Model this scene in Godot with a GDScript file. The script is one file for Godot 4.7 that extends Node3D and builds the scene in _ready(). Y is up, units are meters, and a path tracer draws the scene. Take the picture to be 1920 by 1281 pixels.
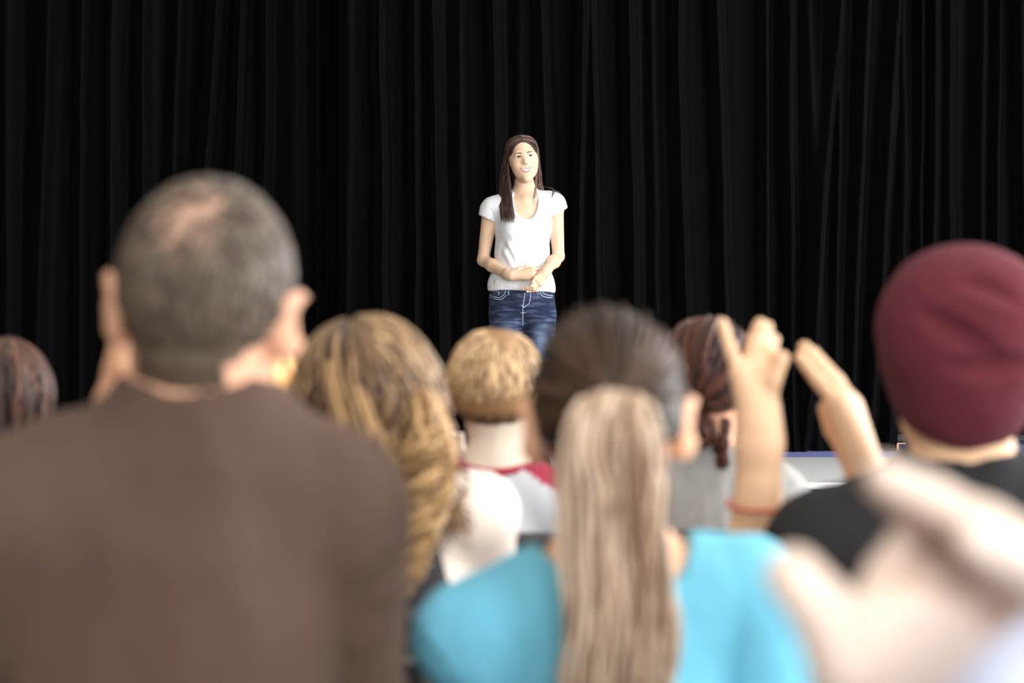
extends Node3D
# A hall: a young woman stands on a low stage before black drapes, seen over the backs of a clapping audience.

const FPX := 4537.5      # 85 mm lens on a 24 mm high frame, 1281 pixels tall
const HORIZON := 560.0
const EYE := 1.25
const STAGE := 0.40

var taken := {}
var noise := FastNoiseLite.new()
var rng := RandomNumberGenerator.new()

# ---------------------------------------------------------------- mesh collectors
class Acc:
	var v := PackedVector3Array()
	var n := PackedVector3Array()
	var c := PackedColorArray()
	var i := PackedInt32Array()
	func mesh() -> ArrayMesh:
		var a := []
		a.resize(Mesh.ARRAY_MAX)
		a[Mesh.ARRAY_VERTEX] = v
		a[Mesh.ARRAY_NORMAL] = n
		a[Mesh.ARRAY_COLOR] = c
		a[Mesh.ARRAY_INDEX] = i
		var m := ArrayMesh.new()
		m.add_surface_from_arrays(Mesh.PRIMITIVE_TRIANGLES, a)
		return m
	func tube(pts: PackedVector3Array, rad: PackedFloat32Array, sides: int, col: Color, flat := 1.0) -> void:
		var m := pts.size()
		var start := v.size()
		var up := Vector3(0.31, 0.2, 0.93)
		for k in m:
			var t := (pts[mini(k + 1, m - 1)] - pts[maxi(k - 1, 0)]).normalized()
			var x := t.cross(up).normalized()
			if x.length() < 0.5:
				x = t.cross(Vector3(1, 0, 0)).normalized()
			var y := x.cross(t).normalized()
			up = y
			for s in sides:
				var an := TAU * s / sides
				var q := x * cos(an) + y * sin(an) * flat
				v.append(pts[k] + q * rad[k])
				n.append((x * cos(an) * flat + y * sin(an)).normalized())
				c.append(col)
		for k in m - 1:
			for s in sides:
				var a0 := start + k * sides + s
				var a1 := start + k * sides + (s + 1) % sides
				i.append_array(PackedInt32Array([a0, a1, a0 + sides, a1, a1 + sides, a0 + sides]))
		for e in [0, m - 1]:
			var tip := v.size()
			var dirv := (pts[0] - pts[1]).normalized() if e == 0 else (pts[m - 1] - pts[m - 2]).normalized()
			v.append(pts[e] + dirv * rad[e] * 0.6)
			n.append(dirv)
			c.append(col)
			for s in sides:
				var b0: int = start + e * sides + s
				var b1: int = start + e * sides + (s + 1) % sides
				if e == 0:
					i.append_array(PackedInt32Array([tip, b1, b0]))
				else:
					i.append_array(PackedInt32Array([tip, b0, b1]))
	func box(lo: Vector3, hi: Vector3, ch: float, col := Color.WHITE, t := Transform3D()) -> void:
		# a box with chamfered edges
		var ctr := (lo + hi) / 2.0
		var h := (hi - lo) / 2.0
		ch = minf(ch, minf(h.x, minf(h.y, h.z)) * 0.9)
		var start := v.size()
		var ids := {}
		for ax in 3:
			for sg in [-1.0, 1.0]:
				for a in [-1.0, 1.0]:
					for b in [-1.0, 1.0]:
						var p := Vector3.ZERO
						var u := (ax + 1) % 3
						var w := (ax + 2) % 3
						p[ax] = sg * h[ax]
						p[u] = a * (h[u] - ch)
						p[w] = b * (h[w] - ch)
						ids[[ax, int(sg), int(a), int(b)]] = p
		var quad := func(p0: Vector3, p1: Vector3, p2: Vector3, p3: Vector3) -> void:
			var nn := (p1 - p0).cross(p2 - p0)
			if nn.length() < 1e-12:
				nn = (p2 - p0).cross(p3 - p0)
			nn = nn.normalized()
			var mid := (p0 + p1 + p2 + p3) / 4.0
			var o := v.size()
			if nn.dot(mid) < 0.0:
				nn = -nn
				i.append_array(PackedInt32Array([o, o + 1, o + 2, o, o + 2, o + 3]))
			else:
				i.append_array(PackedInt32Array([o, o + 2, o + 1, o, o + 3, o + 2]))
			for p: Vector3 in [p0, p1, p2, p3]:
				v.append(t * (ctr + p))
				n.append((t.basis * nn).normalized())
				c.append(col)
		for ax in 3:
			for sg in [-1, 1]:
				quad.call(ids[[ax, sg, -1, -1]], ids[[ax, sg, 1, -1]], ids[[ax, sg, 1, 1]], ids[[ax, sg, -1, 1]])
		for ax in 3:      # edges between face ax and face ax+1
			var bx := (ax + 1) % 3
			for sa in [-1, 1]:
				for sb in [-1, 1]:
					quad.call(ids[[ax, sa, sb, -1]], ids[[ax, sa, sb, 1]], ids[[bx, sb, 1, sa]], ids[[bx, sb, -1, sa]])
		for sx in [-1, 1]:
			for sy in [-1, 1]:
				for sz in [-1, 1]:
					var p0: Vector3 = ids[[0, sx, sy, sz]]
					var p1: Vector3 = ids[[1, sy, sz, sx]]
					var p2: Vector3 = ids[[2, sz, sx, sy]]
					quad.call(p0, p1, p2, p2)
	func sheet(pts: Array, col: Color) -> void:
		# pts: rows of PackedVector3Array, smooth normals
		var start := v.size()
		var rows := pts.size()
		var cols: int = pts[0].size()
		for r in rows:
			for k in cols:
				var dx: Vector3 = pts[r][mini(k + 1, cols - 1)] - pts[r][maxi(k - 1, 0)]
				var dy: Vector3 = pts[mini(r + 1, rows - 1)][k] - pts[maxi(r - 1, 0)][k]
				v.append(pts[r][k])
				n.append(dx.cross(dy).normalized())
				c.append(col)
		for r in rows - 1:
			for k in cols - 1:
				var a := start + r * cols + k
				i.append_array(PackedInt32Array([a, a + cols, a + 1, a + 1, a + cols, a + cols + 1]))

# ---------------------------------------------------------------- smooth distance field and surface nets
class Fld:
	var ty := PackedInt32Array()
	var op := PackedInt32Array()
	var kk := PackedFloat32Array()
	var va := PackedVector3Array()
	var vb := PackedVector3Array()
	var vc := PackedVector3Array()
	var fa := PackedFloat32Array()
	var fb := PackedFloat32Array()
	var fi := PackedFloat32Array()
	var inv: Array[Transform3D] = []
	var lo := Vector3.ONE * 1e9
	var hi := Vector3.ONE * -1e9
	var kmax := 0.0
	func _put(t: int, o: int, k: float, a: Vector3, b: Vector3, cc: Vector3, x: float, y: float, z: float, tr: Transform3D) -> void:
		ty.append(t); op.append(o); kk.append(maxf(k, 1e-5)); va.append(a); vb.append(b); vc.append(cc)
		fa.append(x); fb.append(y); fi.append(z); inv.append(tr)
		kmax = maxf(kmax, k)
	func _grow(a: Vector3, r: float) -> void:
		lo = lo.min(a - Vector3.ONE * r)
		hi = hi.max(a + Vector3.ONE * r)
	func cone(a: Vector3, b: Vector3, ra: float, rb: float, k := 0.02, o := 0) -> void:
		var ba := b - a
		_put(0, o, k, a, ba, ba, ra, rb - ra, 1.0 / maxf(ba.length_squared(), 1e-9), Transform3D())
		if o == 0:
			_grow(a, ra)
			_grow(b, rb)
	func ell(ctr: Vector3, r: Vector3, k := 0.02, o := 0, bs := Basis()) -> void:
		_put(1, o, k, ctr, r, r * r, 0, 0, 0, Transform3D(bs, ctr).affine_inverse())
		if o == 0:
			_grow(ctr, maxf(r.x, maxf(r.y, r.z)))
	func ball(ctr: Vector3, r: float, k := 0.02, o := 0) -> void:
		cone(ctr, ctr + Vector3(0, 0.0001, 0), r, r, k, o)
	func cut(nrm: Vector3, at: Vector3, k := 0.004) -> void:
		var nn := nrm.normalized()
		_put(2, 2, k, nn, Vector3.ZERO, Vector3.ZERO, nn.dot(at), 0, 0, Transform3D())
	func d(p: Vector3, ids: PackedInt32Array) -> float:
		var acc := 1e6
		for q in ids:
			var t := ty[q]
			var di: float
			if t == 0:
				var pa := p - va[q]
				var h := clampf(pa.dot(vb[q]) * fi[q], 0.0, 1.0)
				di = (pa - vb[q] * h).length() - fa[q] - fb[q] * h
			elif t == 1:
				var l := inv[q] * p
				var k0 := (l / vb[q]).length()
				di = k0 * (k0 - 1.0) / maxf((l / vc[q]).length(), 1e-6)
			else:
				di = p.dot(va[q]) - fa[q]
			var k := kk[q]
			var o := op[q]
			if o == 0:
				var e := k - absf(acc - di)
				acc = minf(acc, di)
				if e > 0.0:
					acc -= e * e * 0.25 / k
			else:
				if o == 1:
					di = -di
				var e2 := k - absf(acc - di)
				acc = maxf(acc, di)
				if e2 > 0.0:
					acc += e2 * e2 * 0.25 / k
		return acc
	func all_ids() -> PackedInt32Array:
		return PackedInt32Array(range(ty.size()))
	func march(from: Vector3, dir: Vector3, far := 1.5) -> Vector3:
		var ids := all_ids()
		var p := from
		var went := 0.0
		for s in 90:
			var x := d(p, ids)
			if x < 0.0003:
				break
			p += dir * x * 0.9
			went += x * 0.9
			if went > far:
				break
		return p
	func net(acc: Acc, cell: float, col: Variant, amp := 0.0, fnoise: FastNoiseLite = null, stretch := Vector3.ONE) -> void:
		var l0 := lo - Vector3.ONE * cell * 2.5
		var sz := hi - lo + Vector3.ONE * cell * 5.0
		var w := cell * 8.0
		var bx := ceili(sz.x / w)
		var by := ceili(sz.y / w)
		var bz := ceili(sz.z / w)
		var nx := bx * 8 + 1
		var ny := by * 8 + 1
		var nz := bz * 8 + 1
		var nxy := nx * ny
		var vals := PackedFloat32Array()
		vals.resize(nxy * nz)
		vals.fill(1e9)
		var vid := PackedInt32Array()
		vid.resize(nxy * nz)
		vid.fill(-1)
		var every := all_ids()
		var rad := w * 0.867
		var active: Array[Vector3i] = []
		var one := PackedInt32Array([0])
		for kz in bz:
			for jy in by:
				for ix in bx:
					var ctr := l0 + (Vector3(ix, jy, kz) + Vector3.ONE * 0.5) * w
					var dc := d(ctr, every)
					if absf(dc) > rad * 1.15 + kmax * 0.3 + amp:
						continue
					var ids := PackedInt32Array()
					for q in every:
						if op[q] == 2:
							ids.append(q)
							continue
						one[0] = q
						var o := op[q]
						op[q] = 0
						var di := d(ctr, one)
						op[q] = o
						if di < absf(dc) + 2.2 * rad + kk[q] + kmax:
							ids.append(q)
					active.append(Vector3i(ix, jy, kz))
					for k in range(kz * 8, kz * 8 + 9):
						for j in range(jy * 8, jy * 8 + 9):
							var at := k * nxy + j * nx + ix * 8
							var p := l0 + Vector3(ix * 8, j, k) * cell
							for i in 9:
								if vals[at] > 1e8:
									var x := d(p, ids)
									if amp > 0.0 and absf(x) < amp * 3.0:
										x += amp * fnoise.get_noise_3dv(p * stretch)
									vals[at] = x
								at += 1
								p.x += cell
		var base := acc.v.size()
		var cnt := base
		var lim := cell * 1.8 + amp
		var plain: bool = col is Color
		for b in active:
			for k in range(b.z * 8, b.z * 8 + 8):
				for j in range(b.y * 8, b.y * 8 + 8):
					var at := k * nxy + j * nx + b.x * 8 - 1
					for i in 8:
						at += 1
						var c0 := vals[at]
						if absf(c0) > lim:
							continue
						var c1 := vals[at + 1]
						var c2 := vals[at + nx]
						var c3 := vals[at + nx + 1]
						var c4 := vals[at + nxy]
						var c5 := vals[at + nxy + 1]
						var c6 := vals[at + nxy + nx]
						var c7 := vals[at + nxy + nx + 1]
						var m := int(c0 < 0) + int(c1 < 0) + int(c2 < 0) + int(c3 < 0) + int(c4 < 0) + int(c5 < 0) + int(c6 < 0) + int(c7 < 0)
						if m == 0 or m == 8:
							continue
						var s := Vector3.ZERO
						var e := 0
						if (c0 < 0) != (c1 < 0):
							s += Vector3(c0 / (c0 - c1), 0, 0); e += 1
						if (c2 < 0) != (c3 < 0):
							s += Vector3(c2 / (c2 - c3), 1, 0); e += 1
						if (c4 < 0) != (c5 < 0):
							s += Vector3(c4 / (c4 - c5), 0, 1); e += 1
						if (c6 < 0) != (c7 < 0):
							s += Vector3(c6 / (c6 - c7), 1, 1); e += 1
						if (c0 < 0) != (c2 < 0):
							s += Vector3(0, c0 / (c0 - c2), 0); e += 1
						if (c1 < 0) != (c3 < 0):
							s += Vector3(1, c1 / (c1 - c3), 0); e += 1
						if (c4 < 0) != (c6 < 0):
							s += Vector3(0, c4 / (c4 - c6), 1); e += 1
						if (c5 < 0) != (c7 < 0):
							s += Vector3(1, c5 / (c5 - c7), 1); e += 1
						if (c0 < 0) != (c4 < 0):
							s += Vector3(0, 0, c0 / (c0 - c4)); e += 1
						if (c1 < 0) != (c5 < 0):
							s += Vector3(1, 0, c1 / (c1 - c5)); e += 1
						if (c2 < 0) != (c6 < 0):
							s += Vector3(0, 1, c2 / (c2 - c6)); e += 1
						if (c3 < 0) != (c7 < 0):
							s += Vector3(1, 1, c3 / (c3 - c7)); e += 1
						var p := l0 + (Vector3(b.x * 8 + i, j, k) + s / e) * cell
						acc.v.append(p)
						acc.n.append(Vector3(c1 + c3 + c5 + c7 - c0 - c2 - c4 - c6, c2 + c3 + c6 + c7 - c0 - c1 - c4 - c5, c4 + c5 + c6 + c7 - c0 - c1 - c2 - c3).normalized())
						if plain:
							acc.c.append(col)
						else:
							acc.c.append(col.call(p))
						vid[at] = cnt
						cnt += 1
		for b in active:
			for k in range(b.z * 8, b.z * 8 + 8):
				for j in range(b.y * 8, b.y * 8 + 8):
					for i in range(b.x * 8, b.x * 8 + 8):
						var at := k * nxy + j * nx + i
						var here := vid[at]
						if here < 0:
							continue
						var c0 := vals[at] < 0
						if j > 0 and k > 0 and c0 != (vals[at + 1] < 0):
							_quad(acc, vid[at - nx - nxy], vid[at - nxy], here, vid[at - nx], c0)
						if i > 0 and k > 0 and c0 != (vals[at + nx] < 0):
							_quad(acc, vid[at - nxy - 1], vid[at - 1], here, vid[at - nxy], c0)
						if i > 0 and j > 0 and c0 != (vals[at + nxy] < 0):
							_quad(acc, vid[at - 1 - nx], vid[at - nx], here, vid[at - 1], c0)
	func _quad(acc: Acc, a: int, b: int, cc: int, e: int, out: bool) -> void:
		if a < 0 or b < 0 or cc < 0 or e < 0:
			return
		if out:
			acc.i.append_array(PackedInt32Array([a, e, cc, a, cc, b]))
		else:
			acc.i.append_array(PackedInt32Array([a, cc, e, a, b, cc]))

# ---------------------------------------------------------------- helpers
func P(px: float, py: float, d: float) -> Vector3:
	return Vector3((px - 960.0) / FPX * d, EYE + (HORIZON - py) / FPX * d, -d)

func numbered(called: String) -> String:
	var n: int = taken.get(called, 0)
	taken[called] = n + 1
	return called if n == 0 else "%s_%03d" % [called, n]

func lin(r: float, g: float, b: float) -> Color:
	return Color(r / 255.0, g / 255.0, b / 255.0).srgb_to_linear()

func mat(col: Color, rough := 0.8, spec := 0.5, sheen := 0.0, metal := 0.0) -> StandardMaterial3D:
	var m := StandardMaterial3D.new()
	m.albedo_color = col
	m.roughness = rough
	m.metallic_specular = spec
	m.metallic = metal
	if sheen > 0.0:
		m.rim_enabled = true
		m.rim = sheen
		m.rim_tint = 0.6
	return m

func tinted(rough := 0.6, spec := 0.5, sheen := 0.0) -> StandardMaterial3D:
	var m := mat(Color.WHITE, rough, spec, sheen)
	m.vertex_color_use_as_albedo = true
	return m

func relief(m: StandardMaterial3D, freq: float, depth: float, scale := Vector3.ONE, kind := FastNoiseLite.TYPE_SIMPLEX) -> StandardMaterial3D:
	var fn := FastNoiseLite.new()
	fn.noise_type = kind
	fn.frequency = freq
	fn.seed = 5
	var t := NoiseTexture2D.new()
	t.width = 256
	t.height = 256
	t.seamless = true
	t.noise = fn
	m.heightmap_enabled = true
	m.heightmap_texture = t
	m.heightmap_scale = depth
	m.uv1_triplanar = true
	m.uv1_scale = scale
	return m

func tag(o: Node3D, label: String, category: String, group := "", kind := "") -> void:
	if label: o.set_meta("label", label)
	if category: o.set_meta("category", category)
	if group: o.set_meta("group", group)
	if kind: o.set_meta("kind", kind)

func thing(called: String, at: Vector3, label: String, category: String, group := "", kind := "") -> Node3D:
	var o := Node3D.new()
	o.name = numbered(called)
	add_child(o)
	o.position = at
	tag(o, label, category, group, kind)
	return o

func part(called: String, m: Mesh, mt: Material, parent: Node3D, label := "") -> MeshInstance3D:
	var o := MeshInstance3D.new()
	o.name = called
	o.mesh = m
	o.material_override = mt
	parent.add_child(o, true)
	if label: o.set_meta("label", label)
	return o

func boxpart(called: String, lo: Vector3, hi: Vector3, mt: Material, parent: Node3D, ch := 0.004) -> MeshInstance3D:
	var a := Acc.new()
	a.box(lo, hi, ch)
	return part(called, a.mesh(), mt, parent)

func structure(called: String, lo: Vector3, hi: Vector3, mt: Material) -> MeshInstance3D:
	var base := Vector3((lo.x + hi.x) / 2, lo.y, (lo.z + hi.z) / 2)
	var a := Acc.new()
	a.box(lo - base, hi - base, 0.003)
	var o := part(called, a.mesh(), mt, self)
	o.position = base
	o.set_meta("kind", "structure")
	return o

func spline(ctrl: PackedVector3Array, n: int) -> PackedVector3Array:
	var out := PackedVector3Array()
	var m := ctrl.size() - 1
	for k in n + 1:
		var t := float(k) / n * m
		var i := mini(int(t), m - 1)
		var f := t - i
		out.append(ctrl[i].cubic_interpolate(ctrl[i + 1], ctrl[maxi(i - 1, 0)], ctrl[mini(i + 2, m)], f))
	return out

func radii(n: int, a: float, b: float, tip := 0.3) -> PackedFloat32Array:
	var r := PackedFloat32Array()
	for k in n + 1:
		var t := float(k) / n
		var x := lerpf(a, b, t)
		if t > 0.75:
			x *= lerpf(1.0, tip, (t - 0.75) * 4.0)
		r.append(x)
	return r

func rv() -> Vector3:
	return Vector3(rng.randf_range(-1, 1), rng.randf_range(-1, 1), rng.randf_range(-1, 1))

# locks of hair that follow a guide, spread sideways by a given amount at each guide point
func locks(acc: Acc, ctrl: Array, spread: Array, n: int, r: float, ca: Color, cb: Color, segs := 12, curl := 0.0, turns := 0.0, sides := 4, flat := 0.6) -> void:
	for q in n:
		var off := rv().normalized() * sqrt(rng.randf())
		var pts := PackedVector3Array()
		for k in ctrl.size():
			var s: Vector3 = spread[k] if spread[k] is Vector3 else Vector3.ONE * spread[k]
			pts.append(ctrl[k] + off * s + rv() * s * 0.12)
		var line := spline(pts, segs)
		if curl > 0.0:
			var ph := rng.randf() * TAU
			var tn := turns * rng.randf_range(0.8, 1.25)
			for k in line.size():
				var t := float(k) / segs
				var a := curl * smoothstep(0.12, 0.55, t)
				line[k] += Vector3(cos(ph + t * tn * TAU), 0.25 * sin(ph * 2.0 + t * 9.0), sin(ph + t * tn * TAU)) * a
		acc.tube(line, radii(segs, r * rng.randf_range(0.7, 1.2), r * 0.8, 0.25), sides, ca.lerp(cb, rng.randf()), flat)

const SKC := Vector3(0, 0.032, 0.012)
const SKR := Vector3(0.077, 0.088, 0.096)

func on_skull(H: Transform3D, s: Vector3, u: Vector3, grow: float) -> Vector3:
	return H * (s * (SKC + u.normalized() * (SKR + Vector3.ONE * grow)))

func hairy(u: Vector3) -> bool:
	var lim := lerpf(-0.2, -0.86, smoothstep(0.0, 0.75, u.z)) if u.z > 0.0 else lerpf(-0.2, 0.62, smoothstep(0.0, 0.75, -u.z))
	return u.y > lim

# short hair: tufts that lie along the scalp and run away from the crown
func short_hair(acc: Acc, H: Transform3D, s: Vector3, n: int, length: float, r: float, lift: float, pick: Callable, whorl := Vector3(0.1, 0.75, 0.65)) -> void:
	var made := 0
	while made < n:
		var u := rv()
		if u.length() > 1.0 or u.length() < 0.2:
			continue
		u = u.normalized()
		if not hairy(u):
			continue
		made += 1
		var away := (u - whorl.normalized() * u.dot(whorl.normalized())).normalized() + Vector3(0, -0.75, 0) + rv() * 0.3
		away = (away - u * away.dot(u)).normalized()
		var pts := PackedVector3Array()
		var col: Color = pick.call(u)
		if col.a < 0.5:
			continue
		var ln := length * rng.randf_range(0.7, 1.2)
		var up := lift * rng.randf_range(0.7, 1.2)
		for k in 4:
			var t := k / 3.0
			var q := (u + away * ln / 0.085 * t).normalized()
			pts.append(on_skull(H, s, q, 0.001 + up * sin(t * 2.3)))
		acc.tube(pts, radii(3, r, r * 0.7, 0.3), 4, col, 0.6)

# ---------------------------------------------------------------- the human figure
func head_field(f: Fld, H: Transform3D, s: Vector3, neck: Vector3, nr: float, ears := true, jaw := 1.0) -> void:
	var R := H.basis
	var q := func(x: float, y: float, z: float) -> Vector3: return H * (Vector3(x, y, z) * s)
	f.ell(q.call(SKC.x, SKC.y, SKC.z), SKR * s, 0.02, 0, R)
	f.ell(q.call(0, -0.03, -0.03), Vector3(0.062 * (0.35 + 0.65 * jaw), 0.085, 0.063) * s, 0.03, 0, R)
	f.ell(q.call(0, -0.07, -0.03), Vector3(0.05 * jaw, 0.042, 0.052) * s, 0.03, 0, R)
	f.ell(q.call(0, -0.1 - 0.06 * (1.0 - jaw), -0.067 - 0.03 * (1.0 - jaw)), Vector3(0.02, 0.016, 0.016) * s, 0.03, 0, R)
	f.cone(q.call(-0.034, 0.022, -0.076), q.call(0.034, 0.022, -0.076), 0.013, 0.013, 0.02)
	f.ell(q.call(0, -0.058, -0.076), Vector3(0.03, 0.022, 0.016) * s, 0.025, 0, R)
	for e in [-1.0, 1.0]:
		f.ell(q.call(0.037 * e, -0.03, -0.066), Vector3(0.023, 0.02, 0.019) * s, 0.022, 0, R)
		f.ell(q.call(0.031 * e, 0.003, -0.1), Vector3(0.018, 0.011, 0.016) * s, 0.012, 1, R)
	f.cone(q.call(0, 0.012, -0.086), q.call(0, -0.027, -0.106), 0.0075, 0.0105, 0.013)
	for e in [-1.0, 1.0]:
		f.ball(q.call(0.0105 * e, -0.031, -0.096), 0.007, 0.008)
	f.cone(q.call(0, -0.05, 0.022), neck, nr, nr * 1.12, 0.03)
	if ears:
		for e in [-1.0, 1.0]:
			var B := R * Basis(Vector3.UP, -0.65 * e) * Basis(Vector3.FORWARD, 0.14 * e)
			f.ell(q.call(0.089 * e, 0.0, 0.016), Vector3(0.0085, 0.033, 0.021) * s, 0.01, 0, B)
			f.ball(q.call(0.081 * e, -0.027, 0.008), 0.0095, 0.008)
			f.ell(q.call(0.096 * e, 0.003, 0.01), Vector3(0.006, 0.02, 0.011) * s, 0.005, 1, B)

func hand_field(f: Fld, wrist: Vector3, from: Vector3, fingers: Array, thumb: Array, r := 1.0, tw := 1.15) -> void:
	var back := (from - wrist).normalized() * 0.05
	f.cone(wrist + back * 1.7, wrist + back * 0.4, 0.0265 * r, 0.0235 * r, 0.03)
	f.cone(wrist + back * 0.4, wrist, 0.0235 * r, 0.0225 * r, 0.03)
	for g in fingers:
		f.cone(wrist.lerp(g[0], 0.1), g[0], 0.0145 * r, 0.0115 * r, 0.02)
	f.cone(wrist.lerp(thumb[0], 0.25), thumb[0], 0.017 * r, 0.0135 * r, 0.016)
	var all := fingers.duplicate()
	all.append(thumb)
	for gi in all.size():
		var g: Array = all[gi]
		var w := tw if gi == all.size() - 1 else (0.88 if gi == 3 else 1.0)
		for k in g.size() - 1:
			var ra := lerpf(0.0098, 0.0076, float(k) / (g.size() - 1)) * r * w
			var rb := lerpf(0.0098, 0.0076, float(k + 1) / (g.size() - 1)) * r * w
			f.cone(g[k], g[k + 1], ra, rb, 0.0035)

# a relaxed hand: direction of the fingers, direction the back of the hand faces, side of the thumb
func easy_hand(f: Fld, wrist: Vector3, elbow: Vector3, dir: Vector3, back: Vector3, r := 1.0, side := 1.0, bend := 0.35) -> void:
	dir = dir.normalized()
	back = (back - dir * back.dot(dir)).normalized()
	var across := dir.cross(back).normalized() * side      # towards the thumb
	var fingers := []
	var lens := [0.07, 0.078, 0.073, 0.057]
	for k in 4:
		var kn := wrist + dir * (0.088 - 0.006 * absf(k - 1.2)) * r + across * (0.03 - 0.02 * k) * r
		var d1 := (dir - back * bend * 0.5 + across * (0.12 - 0.08 * k)).normalized()
		var d2 := (dir - back * bend * 1.5 + across * (0.12 - 0.08 * k)).normalized()
		var l: float = lens[k] * r
		fingers.append([kn, kn + d1 * l * 0.48, kn + d1 * l * 0.48 + d2 * l * 0.5])
	var t0 := wrist + dir * 0.035 * r + across * 0.036 * r - back * 0.01
	var t1 := t0 + (dir * 0.75 + across * 0.7 - back * 0.2).normalized() * 0.034 * r
	hand_field(f, wrist, elbow, fingers, [t0, t1, t1 + (dir * 0.95 + across * 0.35).normalized() * 0.03 * r], r)

func torso_field(f: Fld, J: Dictionary, o: float) -> void:
	var mid: Vector3 = (J.shl + J.shr) / 2.0
	var W: float = J.shl.distance_to(J.shr) / 2.0
	var g: float = J.get("girth", 1.0)
	var pel: Vector3 = J.pel
	f.cone(J.shl, J.shr, 0.052 * g + o, 0.052 * g + o, 0.04)
	f.ell(mid + Vector3(0, -0.11, -0.012), Vector3(W * 0.98 + o, 0.18 + o, 0.112 * g + o), 0.06)
	var wst := mid.lerp(pel, 0.62)
	f.ell(wst, Vector3(W * J.get("waist", 0.82) + o, 0.19 + o, 0.108 * g + o), 0.06)
	f.ell(pel, Vector3(W * J.get("hips", 0.92) + o, 0.125 + o, 0.125 * g + o), 0.06)
	var nb: Vector3 = J.neck
	for s: Vector3 in [J.shl, J.shr]:
		f.cone(nb + Vector3(0, 0.005, 0.0), s.lerp(nb, 0.12), 0.04 * g + o, 0.047 * g + o, 0.05)

func arm_field(f: Fld, J: Dictionary, side: String, o: float, upto := 2.0) -> void:
	var g: float = J.get("girth", 1.0) * J.get("armr", 1.0)
	var a: Vector3 = J["sh" + side]
	var b: Vector3 = J["el" + side]
	var cc: Vector3 = J["wr" + side]
	var t := minf(upto, 1.0)
	f.cone(a, a.lerp(b, t), 0.05 * g + o, lerpf(0.05, 0.0365, t) * g + o, 0.03)
	if upto > 1.0:
		var m := b.lerp(cc, minf(0.35, upto - 1.0))
		f.cone(b, m, 0.0365 * g + o, 0.038 * g + o, 0.012)
		if upto > 1.35:
			var e := b.lerp(cc, upto - 1.0)
			f.cone(m, e, 0.038 * g + o, lerpf(0.038, 0.025, (upto - 1.35) / 0.65) * g + o, 0.02)

func legs_field(f: Fld, J: Dictionary, o: float) -> void:
	for s in ["l", "r"]:
		f.cone(J["hip" + s], J["kn" + s], 0.084 + o, 0.057 + o, 0.05)
		var mid: Vector3 = J["kn" + s].lerp(J["an" + s], 0.3)
		f.cone(J["kn" + s], mid, 0.055 + o, 0.054 + o, 0.04)
		f.cone(mid, J["an" + s], 0.054 + o, 0.036 + o, 0.03)

func shoe(acc: Acc, ankle: Vector3, toward: Vector3, ground: float, col: Color) -> void:
	var f := Fld.new()
	var heel := Vector3(ankle.x, ground + 0.035, ankle.z) - toward * 0.03
	var toe := heel + toward * 0.2
	f.cone(heel, heel + toward * 0.12 + Vector3(0, 0.0, 0), 0.042, 0.046, 0.03)
	f.cone(heel + toward * 0.1, toe + Vector3(0, -0.005, 0), 0.044, 0.036, 0.03)
	f.cone(heel + Vector3(0, 0.02, 0), ankle + Vector3(0, 0.0, 0), 0.04, 0.047, 0.03)
	f.cut(Vector3.DOWN, Vector3(0, ground + 0.002, 0), 0.006)
	f.cut(Vector3.UP, ankle + Vector3(0, 0.02, 0), 0.006)
	f.net(acc, 0.011, col)

var skin_mat: StandardMaterial3D
var hair_mat: StandardMaterial3D
var shoe_mat: StandardMaterial3D

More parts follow.
